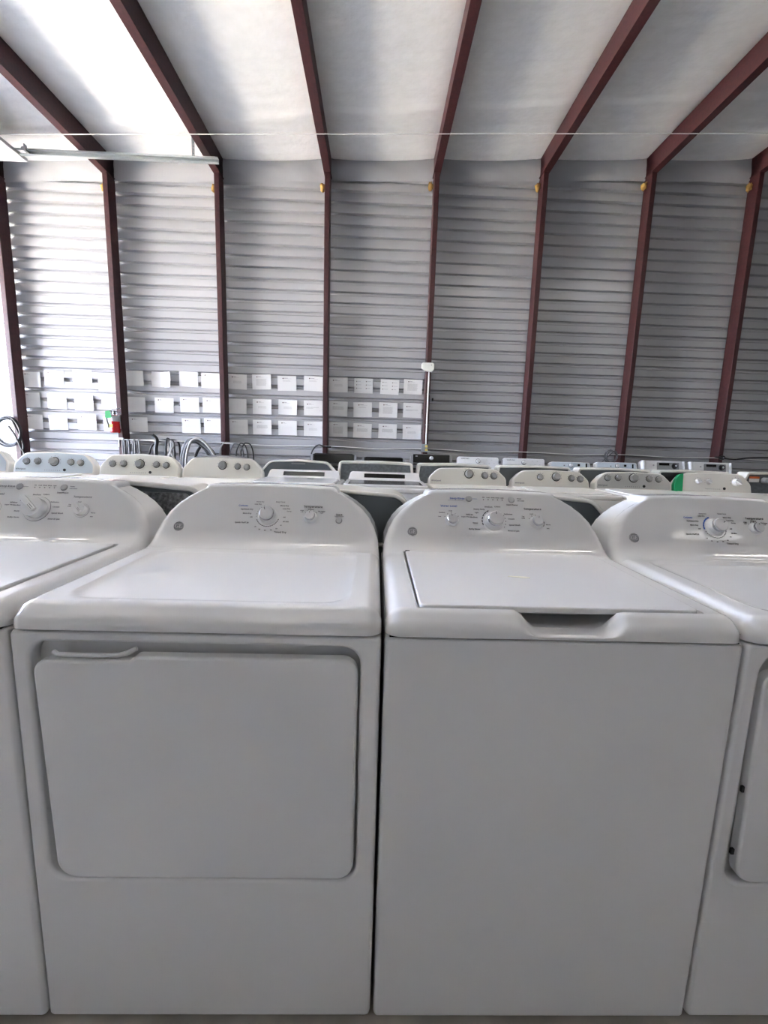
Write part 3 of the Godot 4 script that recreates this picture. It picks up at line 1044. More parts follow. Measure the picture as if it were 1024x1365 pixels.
# machine facing the camera with an arched console; knobs = [x, height, radius]
func arched(label: String, at_pos: Vector3, washer: bool, h: float, panel: String, knobs: Array, opts := {}) -> Node3D:
	var d := thing("top_load_washer" if washer else "clothes_dryer", label, "washer" if washer else "dryer", at_pos, opts.get("turn", 0.0), "appliances facing the camera in the second aisle")
	var shell: Material = M[opts.get("shell", "almond_white")]
	carcass(d, shell)
	if washer:
		var lid := part("lid", rbox(0.56, 0.42, 0.014, 0.03, 0.004), shell, d, Transform3D(UPRIGHT, Vector3(0, 0.929, -0.262)))
		part("lid_grip", rbox(0.16, 0.02, 0.012, 0.006, 0.003), shell, lid, at(0, -0.212, -0.002))
	var tilt := Basis(Vector3.RIGHT, -0.26)
	var pts := arc_pts(0.33, h)
	var f := Transform3D(tilt, Vector3(0, 0.918, -0.525))
	var c := part("console", prism(pts, ARC_R, 0.1, 0.012, 6, 3), shell, d, f)
	var ins := []
	for p in pts:
		ins.append(Vector2(p.x * 0.955, 0.012 + maxf(p.y, 0.0) * 0.86))
	part("control_panel", prism(ins, [0.008, 0.05, 0.08, 0.5, 0.08, 0.05, 0.008], 0.004, 0.001, 5, 1), M[panel], c, at(0, 0, 0.002))
	for k in knobs:
		small_knob(d, f * at(k[0], k[1], 0.002), k[2], M[opts.get("knob", "knob_grey")], opts.get("pointer", false))
		dial_marks(d, f * at(k[0], k[1], 0.002), k[2] * 1.5, -30, 210, 7, M.ink_grey, 0.003, 0.25)
	if opts.get("word", "") != "":
		print_text(opts.word, 0.017, M.ink_grey, d, f * at(opts.get("word_x", -0.265), 0.034, 0.002), false, true)
	if opts.has("lights"):
		for q in 8:
			part("indicator_light", cbox(Vector3(0.006, 0.005, 0.002), 0.0005), M.ink_grey, d, f * at(-0.07 + q * 0.017, 0.028, 0.002))
		part("push_button", lathe([Vector2(0, 0.004), Vector2(0.011, 0.004), Vector2(0.012, 0)], 14), M.black_plastic, d, f * at(0.088, 0.034, 0.002))
	if opts.get("tape", false):
		var tp := []
		for p in [Vector2(-0.276, -0.005), Vector2(-0.258, 0.155), Vector2(-0.29, 0.148), Vector2(-0.325, 0.105), Vector2(-0.341, 0.06), Vector2(-0.343, -0.005)]:
			tp.append(p)
		part("green_tape", prism(tp, [0.004], 0.04, 0.002, 2, 1), M.green_tape, d, f * at(0, 0, 0.006))
	if opts.get("torn_trim", false):
		part("trim_strip", tube([Vector3(-0.22, h * 0.925, -0.0), Vector3(-0.1, h * 0.985, 0.004), Vector3(0.0, h * 1.0, 0.004), Vector3(0.12, h * 0.975, 0.004), Vector3(0.2, h * 0.945, 0.0)], 0.005, 6), M.grey_plastic, c)
	return d

# machine standing with its back to the camera
func backed(called: String, label: String, cat: String, pos: Vector3, pts: Array, radii: Array, opts := {}) -> Node3D:
	var d := thing(called, label, cat, pos, PI, opts.get("group", "appliances with their backs to the camera"))
	var shell: Material = M[opts.get("shell", "almond_white")]
	carcass(d, shell)
	# local back plane at z = -0.69; console seen from behind
	var back := Transform3D(Basis(Vector3.UP, PI), Vector3(0, 0.905, -0.685))
	var depth: float = opts.get("depth", 0.115)
	part("console_shell", poly_frame(pts, radii, opts.get("rim", 0.016), depth, 0.007, 6), shell, d, back)
	var o := round_poly(pts, radii, 6)
	var inner := [PackedVector2Array(), o[1]]
	for i in o[0].size():
		inner[0].append(o[0][i] - o[1][i] * (opts.get("rim", 0.016) - 0.001))
	part("console_back", prism_from(inner, 0.008, 0.001, 1), M[opts.get("plate", "back_grey")], d, back * at(0, 0, opts.get("plate_z", -0.012)))
	part("console_face", prism_from(inner, 0.012, 0.001, 1), shell, d, back * at(0, 0, -depth + 0.012))
	part("back_panel", rbox(0.66, 0.84, 0.006, 0.01, 0.002), M.back_grey, d, Transform3D(Basis(Vector3.UP, PI), Vector3(0, 0.47, -0.672)))
	if opts.has("notch"):
		part("cable_notch", rbox(0.12, 0.012, 0.006, 0.004, 0.002), M.panel_display, d, back * at(opts.notch, pts[2].y - 0.02, 0.001))
	if opts.has("band"):
		var bd := part("galvanised_band", prism([Vector2(0.315, 0.09), Vector2(0.24, 0.152), Vector2(-0.24, 0.152), Vector2(-0.315, 0.09)], [0.02], 0.006, 0.001, 4, 1), M.galvanised_worn, d, back * at(0, 0, -0.006))
		for k in 3:
			part("band_screw", lathe([Vector2(0, 0.003), Vector2(0.005, 0.003), Vector2(0.007, 0)], 10), M.dark_gap, bd, at(-0.1 + 0.1 * k, 0.14, 0.0))
		for r in 4:
			for k in 6:
				part("vent_hole", lathe([Vector2(0, 0.001), Vector2(0.0055, 0.001), Vector2(0.006, 0)], 8), M.dark_gap, d, back * at(-0.01 + k * 0.024 + (0.012 if r % 2 else 0.0), 0.055 - r * 0.02, -0.0105))
	return d

func build_row_b() -> void:
	var sq := [Vector2(0.34, -0.02), Vector2(0.336, 0.09), Vector2(0.285, 0.176), Vector2(0.0, 0.196), Vector2(-0.285, 0.176), Vector2(-0.336, 0.09), Vector2(-0.34, -0.02)]
	var sr := [0.03, 0.08, 0.07, 0.8, 0.07, 0.08, 0.03]
	backed("clothes_dryer", "dryer back with worn galvanised band and vent holes, behind the front left washer", "dryer", Vector3(-0.915, 0, -1.42), sq, sr, {"band": true, "rim": 0.02, "depth": 0.13})
	var lw := [Vector2(0.342, -0.02), Vector2(0.336, 0.11), Vector2(0.29, 0.168), Vector2(0.0, 0.186), Vector2(-0.29, 0.168), Vector2(-0.336, 0.11), Vector2(-0.342, -0.02)]
	backed("top_load_washer", "white machine showing its grey back behind the gap between front dryer and washer", "washer", Vector3(-0.222, 0, -1.42), lw, sr, {"rim": 0.014, "depth": 0.16})
	var b3 := [Vector2(0.342, -0.02), Vector2(0.338, 0.10), Vector2(0.27, 0.168), Vector2(0.0, 0.188), Vector2(-0.27, 0.168), Vector2(-0.338, 0.10), Vector2(-0.342, -0.02)]
	backed("top_load_washer", "white machine with dark grey back right behind the front washer with silver knobs", "washer", Vector3(0.475, 0, -1.42), b3, sr, {"rim": 0.014, "depth": 0.16})
	backed("clothes_dryer", "white machine showing only its console rim behind the front right dryer", "dryer", Vector3(1.235, 0, -1.42), b3, sr, {"rim": 0.014, "depth": 0.16})

func low_console(label: String, pos: Vector3, glass: bool) -> void:
	var d := thing("top_load_washer", label, "washer", pos, 0.0, "low-console washers in the second aisle")
	carcass(d, M.enamel_top, 0.93)
	# rear console wedge with a dark display strip
	var f := Transform3D(Basis(Vector3.RIGHT, -0.75), Vector3(0, 0.93, -0.5))
	part("console", prism([Vector2(0.31, -0.02), Vector2(0.285, 0.108), Vector2(-0.285, 0.108), Vector2(-0.31, -0.02)], [0.01, 0.025, 0.025, 0.01], 0.08, 0.008, 4, 2), M.enamel_top, d, f)
	part("display_strip", rbox(0.34, 0.042, 0.004, 0.004, 0.001), M.black_gloss, d, f * at(0.0, 0.062, 0.002))
	part("console_foot", prism([Vector2(0.0, 0.0), Vector2(0.0, 0.07), Vector2(-0.1, 0.07), Vector2(-0.1, 0.0)], [0.004], 0.57, 0.004, 2, 1), M.enamel_top, d, Transform3D(Basis(Vector3.UP, PI / 2), Vector3(0.285, 0.915, -0.668)))
	if glass:
		part("lid_frame", poly_frame(rect_pts(0.62, 0.46), [0.05], 0.035, 0.03, 0.008), M.enamel_top, d, Transform3D(UPRIGHT, Vector3(0, 0.95, -0.25)))
		part("lid_glass", rbox(0.56, 0.40, 0.01, 0.02, 0.002), M.lid_glass, d, Transform3D(UPRIGHT, Vector3(0, 0.946, -0.25)))
	else:
		part("lid", rbox(0.6, 0.44, 0.03, 0.05, 0.01), M.enamel_top, d, Transform3D(UPRIGHT, Vector3(0, 0.95, -0.25)))
		part("lid_slot", cbox(Vector3(0.05, 0.003, 0.008), 0.001), M.dark_gap, d, at(0.08, 0.951, -0.36))

func build_row_c() -> void:
	var z := -2.36
	var five := [[-0.222, 0.098, 0.0225], [-0.132, 0.101, 0.0225], [0.0, 0.102, 0.032], [0.135, 0.1, 0.0225], [0.215, 0.097, 0.0225]]
	var o5 := {"word": "Whirlpool", "lights": true}
	arched("white washer cut off at the left edge, beside the coiled black cord", Vector3(-3.36, 0, z), true, 0.205, "panel_blue_grey", five, {"word": ""})
	arched("white five-knob washer with blue-grey panel below the wall notices on the left", Vector3(-2.66, 0, z), true, 0.188, "panel_blue_grey", five, o5)
	arched("white five-knob washer below the fire extinguisher and grey hoses", Vector3(-1.965, 0, z), true, 0.19, "panel_warm", five, {"lights": true})
	arched("white three-knob dryer with a loose strip along its console top", Vector3(-1.29, 0, z), false, 0.19, "panel_warm", [[0.0, 0.11, 0.03], [0.125, 0.105, 0.022], [0.2, 0.1, 0.022]], {"torn_trim": true})
	low_console("low-console white washer with a white lid and dark display strip", Vector3(-0.615, 0, z), false)
	low_console("low-console white washer with a dark glass lid", Vector3(0.055, 0, z), true)
	arched("white three-knob dryer right of the washer with dark glass lid", Vector3(0.752, 0, z), false, 0.155, "panel_warm", [[0.01, 0.098, 0.032], [0.145, 0.088, 0.024], [0.22, 0.086, 0.024]], {"word": "Whirlpool"})
	arched("white four-knob washer between the three-knob dryer and a five-knob washer", Vector3(1.455, 0, z), true, 0.155, "panel_warm", [[-0.09, 0.088, 0.023], [0.045, 0.094, 0.031], [0.175, 0.086, 0.023], [0.25, 0.08, 0.023]], {"word": "Whirlpool"})
	arched("white five-knob washer with grey panel left of the green-taped dryer", Vector3(2.16, 0, z), true, 0.16, "panel_grey", five, o5)
	arched("white dryer with green tape down the left end of its console", Vector3(2.85, 0, z), false, 0.175, "almond_white", [[-0.135, 0.092, 0.021], [-0.045, 0.088, 0.021], [0.19, 0.088, 0.031]], {"tape": true, "pointer": true, "knob": "enamel_top", "lights": true})
	# right edge: a machine turned round, hoses on its back
	var d := backed("top_load_washer", "grey back of a washer with orange label and hose ports at the right edge", "washer", Vector3(3.56, 0, -3.72), [Vector2(0.34, -0.02), Vector2(0.336, 0.12), Vector2(0.31, 0.185), Vector2(0.0, 0.19), Vector2(-0.31, 0.185), Vector2(-0.336, 0.12), Vector2(-0.34, -0.02)], [0.03, 0.05, 0.03, 0.8, 0.03, 0.05, 0.03], {"rim": 0.022, "plate": "galvanised"})
	part("warning_label", cbox(Vector3(0.09, 0.018, 0.001), 0.0003), M.label_orange, d, Transform3D(Basis(Vector3.UP, PI), Vector3(0.255, 1.045, -0.69)))
	part("rating_label", cbox(Vector3(0.09, 0.03, 0.001), 0.0003), M.paper_back, d, Transform3D(Basis(Vector3.UP, PI), Vector3(0.255, 1.02, -0.69)))
	for q in 2:
		part("hose_port", lathe([Vector2(0, 0.05), Vector2(0.022, 0.05), Vector2(0.026, 0.045), Vector2(0.028, 0.0)], 16), M.hose_light, d, Transform3D(Basis(Vector3.UP, PI), Vector3(0.16 - 0.1 * q, 1.02, -0.68)))
	part("drain_hose", tube([Vector3(0.16, 1.02, -0.72), Vector3(0.15, 1.01, -0.76), Vector3(0.13, 0.93, -0.77), Vector3(0.1, 0.7, -0.74)], 0.018, 8), M.hose_light, d)

func build_row_d() -> void:
	var z := -3.74
	var boxy := [Vector2(0.33, -0.02), Vector2(0.328, 0.10), Vector2(0.318, 0.178), Vector2(0.0, 0.186), Vector2(-0.318, 0.178), Vector2(-0.328, 0.10), Vector2(-0.33, -0.02)]
	var br := [0.03, 0.05, 0.028, 0.9, 0.028, 0.05, 0.03]
	var g := {"rim": 0.02, "group": "third-row machines seen from behind"}
	backed("clothes_dryer", "arched grey console back behind the white-lidded low-console washer", "dryer", Vector3(-0.69, 0, z), arc_pts(0.328, 0.178), ARC_R, {"rim": 0.016, "notch": 0.0, "group": g.group})
	backed("top_load_washer", "squarish white console rim behind the glass-lidded washer", "washer", Vector3(-0.02, 0, z), boxy, br, {"rim": 0.024, "notch": 0.0, "group": g.group, "plate": "galvanised"})
	backed("top_load_washer", "squarish white console rim behind the right three-knob dryer, in front of the black washer", "washer", Vector3(0.665, 0, z), boxy, br, {"rim": 0.024, "group": g.group, "plate": "galvanised"})
	backed("top_load_washer", "white console rim behind the four-knob washer", "washer", Vector3(1.365, 0, z), boxy, br, g)
	backed("top_load_washer", "white console rim behind the five-knob washer with grey panel", "washer", Vector3(2.075, 0, z), boxy, br, g)
	backed("clothes_dryer", "white console rim behind the green-taped dryer", "dryer", Vector3(2.79, 0, z), boxy, br, {"rim": 0.02, "group": g.group, "plate": "black_plastic"})

func far_machine(label: String, x: float, w: float, top: float, style: String) -> void:
	var d := thing("clothes_dryer" if style in ["black_low", "display_b"] else "top_load_washer", label, "dryer" if style in ["black_low", "display_b"] else "washer", Vector3(x, 0, -4.98), 0.0, "far row along the corrugated wall")
	var dark := style.begins_with("black")
	var shell: Material = M.black_plastic if dark else M.enamel
	carcass(d, shell, 0.94, 0.652)
	var h := top - 0.94
	var f := Transform3D(Basis(Vector3.RIGHT, -0.2), Vector3(0, 0.938, -0.53))
	var hw := w / 2
	var pts := [Vector2(hw, -0.02), Vector2(hw * 0.985, h), Vector2(-hw * 0.985, h), Vector2(-hw, -0.02)]
	var rr := [0.01, 0.03, 0.03, 0.01]
	if dark:
		pts = [Vector2(hw, -0.02), Vector2(hw * 0.95, h * 0.86), Vector2(hw * 0.8, h), Vector2(-hw * 0.8, h), Vector2(-hw * 0.95, h * 0.86), Vector2(-hw, -0.02)]
		rr = [0.01, 0.03, 0.03, 0.03, 0.03, 0.01]
	part("console", prism(pts, rr, 0.1, 0.008, 4, 2), M.panel_display if style == "black_knob" else shell, d, f)
	if style == "white_knob":
		part("control_panel", rbox(w * 0.94, h * 0.86, 0.003, 0.02, 0.001), M.enamel_top, d, f * at(0, h * 0.5, 0.002))
		small_knob(d, f * at(0.0, h * 0.62, 0.002), 0.028, M.enamel_top)
		print_text("SAMSUNG", 0.024, M.ink_grey, d, f * at(-w * 0.31, h * 0.82, 0.003))
		for q in 5:
			part("touch_button", rbox(0.014, 0.008, 0.002, 0.002, 0.0005), M.panel_grey, d, f * at(0.09 + 0.035 * q, h * (0.75 if q % 2 else 0.45), 0.004))
		part("gloss_strip", rbox(0.15, 0.03, 0.002, 0.006, 0.0005), M.enamel_top, d, f * at(-w * 0.27, h * 0.5, 0.004))
	elif style == "blue_panel":
		part("control_panel", rbox(w * 0.93, h * 0.88, 0.003, 0.03, 0.001), M.panel_blue_grey, d, f * at(0, h * 0.5, 0.002))
		small_knob(d, f * at(0.01, h * 0.62, 0.002), 0.026, M.enamel_top)
		part("indicator_window", rbox(0.035, 0.032, 0.002, 0.004, 0.0005), M.black_gloss, d, f * at(0.125, h * 0.66, 0.004))
		part("indicator_window", rbox(0.022, 0.06, 0.002, 0.004, 0.0005), M.black_gloss, d, f * at(0.235, h * 0.62, 0.004))
		part("indicator_window", rbox(0.02, 0.014, 0.002, 0.003, 0.0005), M.ink_grey, d, f * at(-0.085, h * 0.58, 0.004))
	elif style.begins_with("display"):
		part("control_panel", rbox(w * 0.52, h * 0.72, 0.004, 0.008, 0.001), M.panel_display, d, f * at(w * 0.12, h * 0.5, 0.003))
		part("display_window", rbox(w * 0.24, h * 0.2, 0.002, 0.004, 0.0005), M.black_gloss, d, f * at(w * 0.03, h * 0.72, 0.006))
		small_knob(d, f * at(w * 0.27, h * 0.58, 0.006), 0.034, M.black_gloss)
		part("knob_cap", lathe([Vector2(0, 0.004), Vector2(0.014, 0.004), Vector2(0.016, 0)], 16), M.knob_silver, d, f * at(w * 0.27, h * 0.58, 0.042))
		part("push_button", lathe([Vector2(0, 0.004), Vector2(0.012, 0.004), Vector2(0.013, 0)], 14), M.dial_grey, d, f * at(-w * 0.22, h * 0.62, 0.002))
		part("end_bolster", tube([Vector3(-hw + 0.02, 0.0, 0.006), Vector3(-hw + 0.02, h * 0.97, 0.006)], 0.03, 12, false), M.enamel, d, f)
		part("end_bolster", tube([Vector3(hw - 0.005, 0.0, 0.0), Vector3(hw - 0.005, h * 0.97, 0.0)], 0.016, 12, false), M.enamel, d, f)
	elif style == "black_knob":
		part("control_panel", rbox(w * 0.84, h * 0.86, 0.004, 0.008, 0.001), M.black_gloss, d, f * at(0, h * 0.52, 0.003))
		small_knob(d, f * at(0.0, h * 0.66, 0.006), 0.027, M.knob_silver)
		part("badge", cbox(Vector3(0.03, 0.008, 0.001), 0.0003), M.knob_silver, d, f * at(-w * 0.34, h * 0.8, 0.0045))
		part("trim_line", cbox(Vector3(w * 0.84, 0.006, 0.002), 0.0005), M.grey_plastic, d, f * at(0, h * 0.24, 0.005))
	else:
		part("control_panel", rbox(w * 0.86, h * 0.7, 0.004, 0.008, 0.001), M.black_gloss, d, f * at(0, h * 0.5, 0.003))
		part("end_cap", rbox(0.03, h * 0.8, 0.05, 0.006, 0.003), M.panel_display, d, f * at(hw - 0.012, h * 0.45, 0.006))
		part("end_cap", rbox(0.03, h * 0.8, 0.05, 0.006, 0.003), M.panel_display, d, f * at(-hw + 0.012, h * 0.45, 0.006))

func build_row_e() -> void:
	far_machine("black machine by the wall with a looped black cord behind it", -0.62, 0.645, 1.088, "black_tall")
	far_machine("low black machine by the wall between two other black ones", 0.09, 0.61, 1.056, "black_low")
	far_machine("black washer with silver knob and grey end trim below the wall outlet", 0.77, 0.62, 1.118, "black_knob")
	far_machine("white washer by the wall right beside the black washer with silver knob", 1.44, 0.6, 1.096, "white_knob")
	far_machine("second white round-knob washer by the wall, left of the blue-grey panels", 2.1, 0.61, 1.094, "white_knob")
	far_machine("far washer with blue-grey panel right of the white round-knob washers", 2.77, 0.59, 1.062, "blue_panel")
	far_machine("far washer with blue-grey panel under the coil of cord on the wall", 3.445, 0.6, 1.078, "blue_panel")
	far_machine("white washer with grey display panel and black knob behind the green-taped dryer", 4.12, 0.62, 1.12, "display_a")
	far_machine("white dryer with grey display panel at the right end of the far row", 4.81, 0.62, 1.118, "display_b")

# =====================================================================
# wall things
# =====================================================================
# one printed page: dot, heading, text block (fractions of the page); t = tone of the block
func page(dot: Vector2, head: float, blk: Array, tone: float, blocks := 1) -> ImageTexture:
	var w := 112
	var h := 88
	var im := Image.create(w, h, false, Image.FORMAT_RGB8)
	im.fill(Color(0.83, 0.83, 0.825))
	var r := RandomNumberGenerator.new()
	r.seed = int(dot.x * 1000.0 + dot.y * 377.0 + tone * 91.0 + blk.size() * 13.0 + head * 511.0)
	if dot.x > 0.0:
		var dx := int(dot.x * w)
		var dy := int(dot.y * h)
		for yy in range(-3, 4):
			for xx in range(-3, 4):
				if xx * xx + yy * yy < 11:
					im.set_pixel(dx + xx, dy + yy, Color(0.22, 0.12, 0.1))
		if head > 0.0:
			im.fill_rect(Rect2i(dx + 7, dy - 2, int(head * w * 0.5), 2), Color(0.45, 0.45, 0.47))
			im.fill_rect(Rect2i(dx + 7, dy + 2, int(head * w), 1), Color(0.6, 0.6, 0.62))
	for b in blk:
		var y := int(b[1] * h)
		while y < int(b[3] * h):
			var x := int(b[0] * w)
			var xe := int(b[2] * w) - (r.randi() % 8)
			while x < xe:
				var l := 2 + r.randi() % 6
				im.fill_rect(Rect2i(x, y, mini(l, maxi(xe - x, 1)), 1), Color(tone, tone, tone))
				x += l + 1
			y += 3
	return ImageTexture.create_from_image(im)

func sheet_mesh(sd: int, curl: float) -> ArrayMesh:
	var w := 0.285
	var h := 0.222
	var n := FastNoiseLite.new()
	n.seed = sd
	n.frequency = 2.5
	var f := func(i: int, j: int) -> Vector3:
		var u := i / 8.0 - 0.5
		var v := j / 6.0 - 0.5
		var z := 0.004 + 0.004 * n.get_noise_2d(u, v) + curl * (u * u + 0.4 * absf(v) * u)
		return Vector3(u * w, -v * h, z)
	return grid(9, 7, f)

const NOTES := [
	[[-5.249, 2.036], [-4.91, 2.069], [-4.49, 2.089], [-4.106, 2.013], [-5.28, 1.735], [-4.895, 1.725], [-4.485, 1.717], [-4.077, 1.734], [-5.272, 1.412], [-4.903, 1.411], [-4.46, 1.425], [-4.07, 1.413]],
	[[-3.716, 2.105], [-3.288, 2.096], [-2.895, 2.116], [-2.56, 2.105], [-3.705, 1.716], [-3.279, 1.718], [-2.894, 1.737], [-2.552, 1.738], [-3.688, 1.417], [0, 0], [-2.879, 1.422], [-2.541, 1.432]],
	[[-2.16, 2.104], [-1.791, 2.111], [-1.407, 2.104], [-1.007, 2.113], [-2.165, 1.737], [-1.787, 1.743], [-1.395, 1.746], [-1.007, 1.75], [-2.151, 1.427], [-1.789, 1.432], [-1.4, 1.432], [-1.006, 1.432]],
	[[-0.623, 2.106], [-0.238, 2.103], [0.163, 2.099], [0.519, 2.111], [-0.62, 1.751], [-0.244, 1.746], [0.149, 1.754], [0.524, 1.76], [-0.613, 1.433], [-0.241, 1.427], [0.15, 1.431], [0.527, 1.429]]]

func build_papers() -> void:
	# layouts: [dot, heading length, blocks, tone]
	var lay := {
		"note": [Vector2(0.24, 0.2), 0.3, [[0.28, 0.46, 0.75, 0.62]], 0.62],
		"long": [Vector2(0.26, 0.18), 0.28, [[0.2, 0.36, 0.82, 0.6]], 0.5],
		"grid": [Vector2(-1, 0), 0.0, [], 0.4],
		"para": [Vector2(0.26, 0.16), 0.3, [[0.22, 0.3, 0.78, 0.78]], 0.55],
		"head": [Vector2(0.3, 0.18), 0.4, [[0.28, 0.3, 0.7, 0.38]], 0.6],
		"faint": [Vector2(0.2, 0.15), 0.2, [[0.2, 0.4, 0.8, 0.6]], 0.78],
		"two": [Vector2(0.2, 0.26), 0.3, [[0.14, 0.46, 0.84, 0.5], [0.14, 0.54, 0.5, 0.57], [0.84, 0.7, 0.9, 0.73]], 0.5],
		"blank": [Vector2(-1, 0), 0.0, [[0.2, 0.42, 0.4, 0.46]], 0.8]}
	var which := [
		["faint", "faint", "faint", "blank", "faint", "blank", "faint", "blank", "faint", "blank", "faint", "blank"],
		["blank", "blank", "blank", "faint", "blank", "faint", "faint", "note", "faint", "", "faint", "faint"],
		["note", "para", "head", "head", "blank", "note", "note", "two", "faint", "long", "faint", "note"],
		["note", "grid", "grid", "para", "long", "head", "para", "two", "para", "long", "long", "note"]]
	var mats := {}
	for k in lay:
		var l: Array = lay[k]
		var tex := page(l[0], l[1], l[2], l[3])
		if k == "grid":
			var im: Image = tex.get_image()
			for c in 2:
				for r in 3:
					im.fill_rect(Rect2i(12 + c * 58, 16 + r * 20, 5, 5), Color(0.25, 0.2, 0.2))
					im.fill_rect(Rect2i(20 + c * 58, 17 + r * 20, 18 + 4 * ((r + c) % 3), 2), Color(0.6, 0.6, 0.62))
			tex = ImageTexture.create_from_image(im)
		var m := StandardMaterial3D.new()
		m.resource_name = "page_" + k
		m.albedo_texture = tex
		m.roughness = 0.28
		mats[k] = m
	var rown := ["top", "middle", "bottom"]
	var coln := ["first", "second", "third", "fourth"]
	var bays := ["bay left of fire extinguisher", "bay right of fire extinguisher", "bay above the thin cords", "bay left of white junction box"]
	var look := {"note": "short notice", "long": "wide-text notice", "grid": "icon notice", "para": "paragraph notice", "head": "heading-only notice", "faint": "faint notice", "two": "two-line notice", "blank": "nearly blank notice"}
	for b in 4:
		for k in 12:
			if which[b][k] == "":
				continue
			var p: Array = NOTES[b][k]
			var curl := rng.randf_range(-0.03, 0.06)
			if b == 1 and k == 1:
				curl = 0.22
			var t := Transform3D(Basis(Vector3.BACK, rng.randf_range(-0.03, 0.03)), Vector3(p[0], p[1], WALL_Z + 0.004))
			var cn: String = coln[k % 4]
			if b == 1 and k >= 10:
				cn = ["second", "third"][k - 10]
			single("paper_notice", sheet_mesh(100 + b * 12 + k, curl), mats[which[b][k]], "%s, %s row, %s from left, %s" % [look[which[b][k]], rown[k / 4], cn, bays[b]], "paper", t, "notices taped to the corrugated wall")

func build_wall_things() -> void:
	var pz := WALL_Z + 0.2   # face of the posts
	# fire extinguisher on the post
	var px := POST_X0 - BAY * 2
	var e := thing("fire_extinguisher", "red fire extinguisher with green tag hanging on the steel post", "extinguisher", Vector3(px - 0.03, 1.28, pz + 0.075))
	var up := Basis(Vector3.RIGHT, -PI / 2)
	part("cylinder", lathe([Vector2(0.03, 0.262), Vector2(0.05, 0.25), Vector2(0.062, 0.225), Vector2(0.066, 0.19), Vector2(0.066, 0.02), Vector2(0.06, 0.0), Vector2(0, 0.0)], 24), M.ext_red, e, Transform3D(up, Vector3.ZERO))
	part("instruction_label", lathe([Vector2(0.0535, 0.25), Vector2(0.0635, 0.226), Vector2(0.0675, 0.19), Vector2(0.0675, 0.165)], 24), M.ext_grey, e, Transform3D(up, Vector3.ZERO))
	part("round_sticker", cbox(Vector3(0.05, 0.05, 0.004), 0.001), M.tag_yellow, e, at(-0.02, 0.1, 0.066))
	part("valve", lathe([Vector2(0, 0.32), Vector2(0.018, 0.32), Vector2(0.02, 0.3), Vector2(0.022, 0.255)], 14), M.chrome, e, Transform3D(up, Vector3.ZERO))
	part("handle_lever", join([[cbox(Vector3(0.13, 0.012, 0.022), 0.003), Transform3D(Basis(Vector3.BACK, 0.12), Vector3(0.03, 0.345, 0))], [cbox(Vector3(0.12, 0.01, 0.02), 0.003), Transform3D(Basis(Vector3.BACK, -0.45), Vector3(0.055, 0.3, 0))]]), M.chrome, e)
	part("hose", tube([Vector3(-0.01, 0.31, 0.02), Vector3(-0.07, 0.31, 0.02), Vector3(-0.1, 0.27, 0.02), Vector3(-0.1, 0.18, 0.02), Vector3(-0.085, 0.12, 0.02), Vector3(-0.08, 0.07, 0.02)], 0.01, 8), M.hose_black, e)
	part("inspection_tag", prism([Vector2(0.045, -0.055), Vector2(0.035, 0.055), Vector2(-0.03, 0.05), Vector2(-0.05, -0.05)], [0.012], 0.003, 0.0008, 3, 1), M.tag_green, e, Transform3D(Basis(Vector3.BACK, 0.12), Vector3(-0.05, 0.262, 0.075)))
	part("wall_bracket", cbox(Vector3(0.03, 0.2, 0.03), 0.003), M.ext_grey, e, at(0.03, 0.16, -0.07))
	# white junction box, conduit and outlet
	var qx := POST_X0 + BAY
	var j := single("junction_box", prism([Vector2(0.06, -0.065), Vector2(0.092, -0.03), Vector2(0.092, 0.045), Vector2(0.07, 0.065), Vector2(-0.08, 0.065), Vector2(-0.092, 0.04), Vector2(-0.09, -0.02), Vector2(-0.05, -0.05)], [0.012], 0.06, 0.008, 3, 2), M.box_white, "white plastic junction box on the steel post above a thin conduit", "junction box", at(qx - 0.02, 2.37, pz + 0.062))
	part("cover_screw", lathe([Vector2(0, 0.002), Vector2(0.006, 0.002), Vector2(0.007, 0)], 10), M.grey_plastic, j, at(0.05, 0.03, 0.001))
	var cd := thing("conduit", "thin white conduit running down the post to the grey outlet", "conduit", Vector3(qx + 0.005, 1.24, pz + 0.014))
	part("pipe", tube([Vector3(0, 0, 0), Vector3(0, 1.07, 0)], 0.012, 10, false), M.wire_white, cd)
	for y in [0.3, 0.75]:
		part("strap", cbox(Vector3(0.05, 0.02, 0.02), 0.002), M.galvanised, cd, at(0.005, y, -0.004))
	var ob := thing("electrical_outlet", "grey metal outlet box with two yellow sockets at the foot of conduit", "outlet", Vector3(qx - 0.015, 1.19, pz))
	part("box", rbox(0.1, 0.12, 0.05, 0.008, 0.004), M.outlet_grey, ob, at(0, 0, 0.05))
	for y in [-0.025, 0.028]:
		part("socket", rbox(0.04, 0.036, 0.008, 0.01, 0.002), M.outlet_yellow, ob, at(0.025, y, 0.056))
	# thin cable strung along the posts
	var cab := []
	for k in range(-1, 6):
		var x := POST_X0 + BAY * k
		cab.append(Vector3(x, 1.175 + 0.004 * (k % 2), pz + 0.008))
		cab.append(Vector3(x + BAY / 2, 1.16, pz + 0.006))
	single("strung_cable", tube(cab, 0.007, 6), M.wire_white, "thin pale cable strung level along the posts above the far machines", "cable")
	# wire across the roof purlins
	var roof := []
	for k in range(-5, 8):
		var x := POST_X0 + BAY * k
		roof.append(Vector3(x, ceil_y(x) - 0.262, -5.25 + 0.05 * (k + 4) / 11.0))
		roof.append(Vector3(x + BAY / 2, ceil_y(x + BAY / 2) - 0.264, -5.25 + 0.05 * (k + 4.5) / 11.0))
	single("roof_wire", tube(roof, 0.006, 6), M.wire_white, "thin white wire stretched across under the roof beams", "wire")
	# screw head on the siding right of the conduit
	single("wall_plug", cbox(Vector3(0.022, 0.05, 0.03), 0.004), M.black_plastic, "small black clip on the siding right of the conduit", "clip", at(qx + 0.1, 1.93, WALL_Z + 0.015))

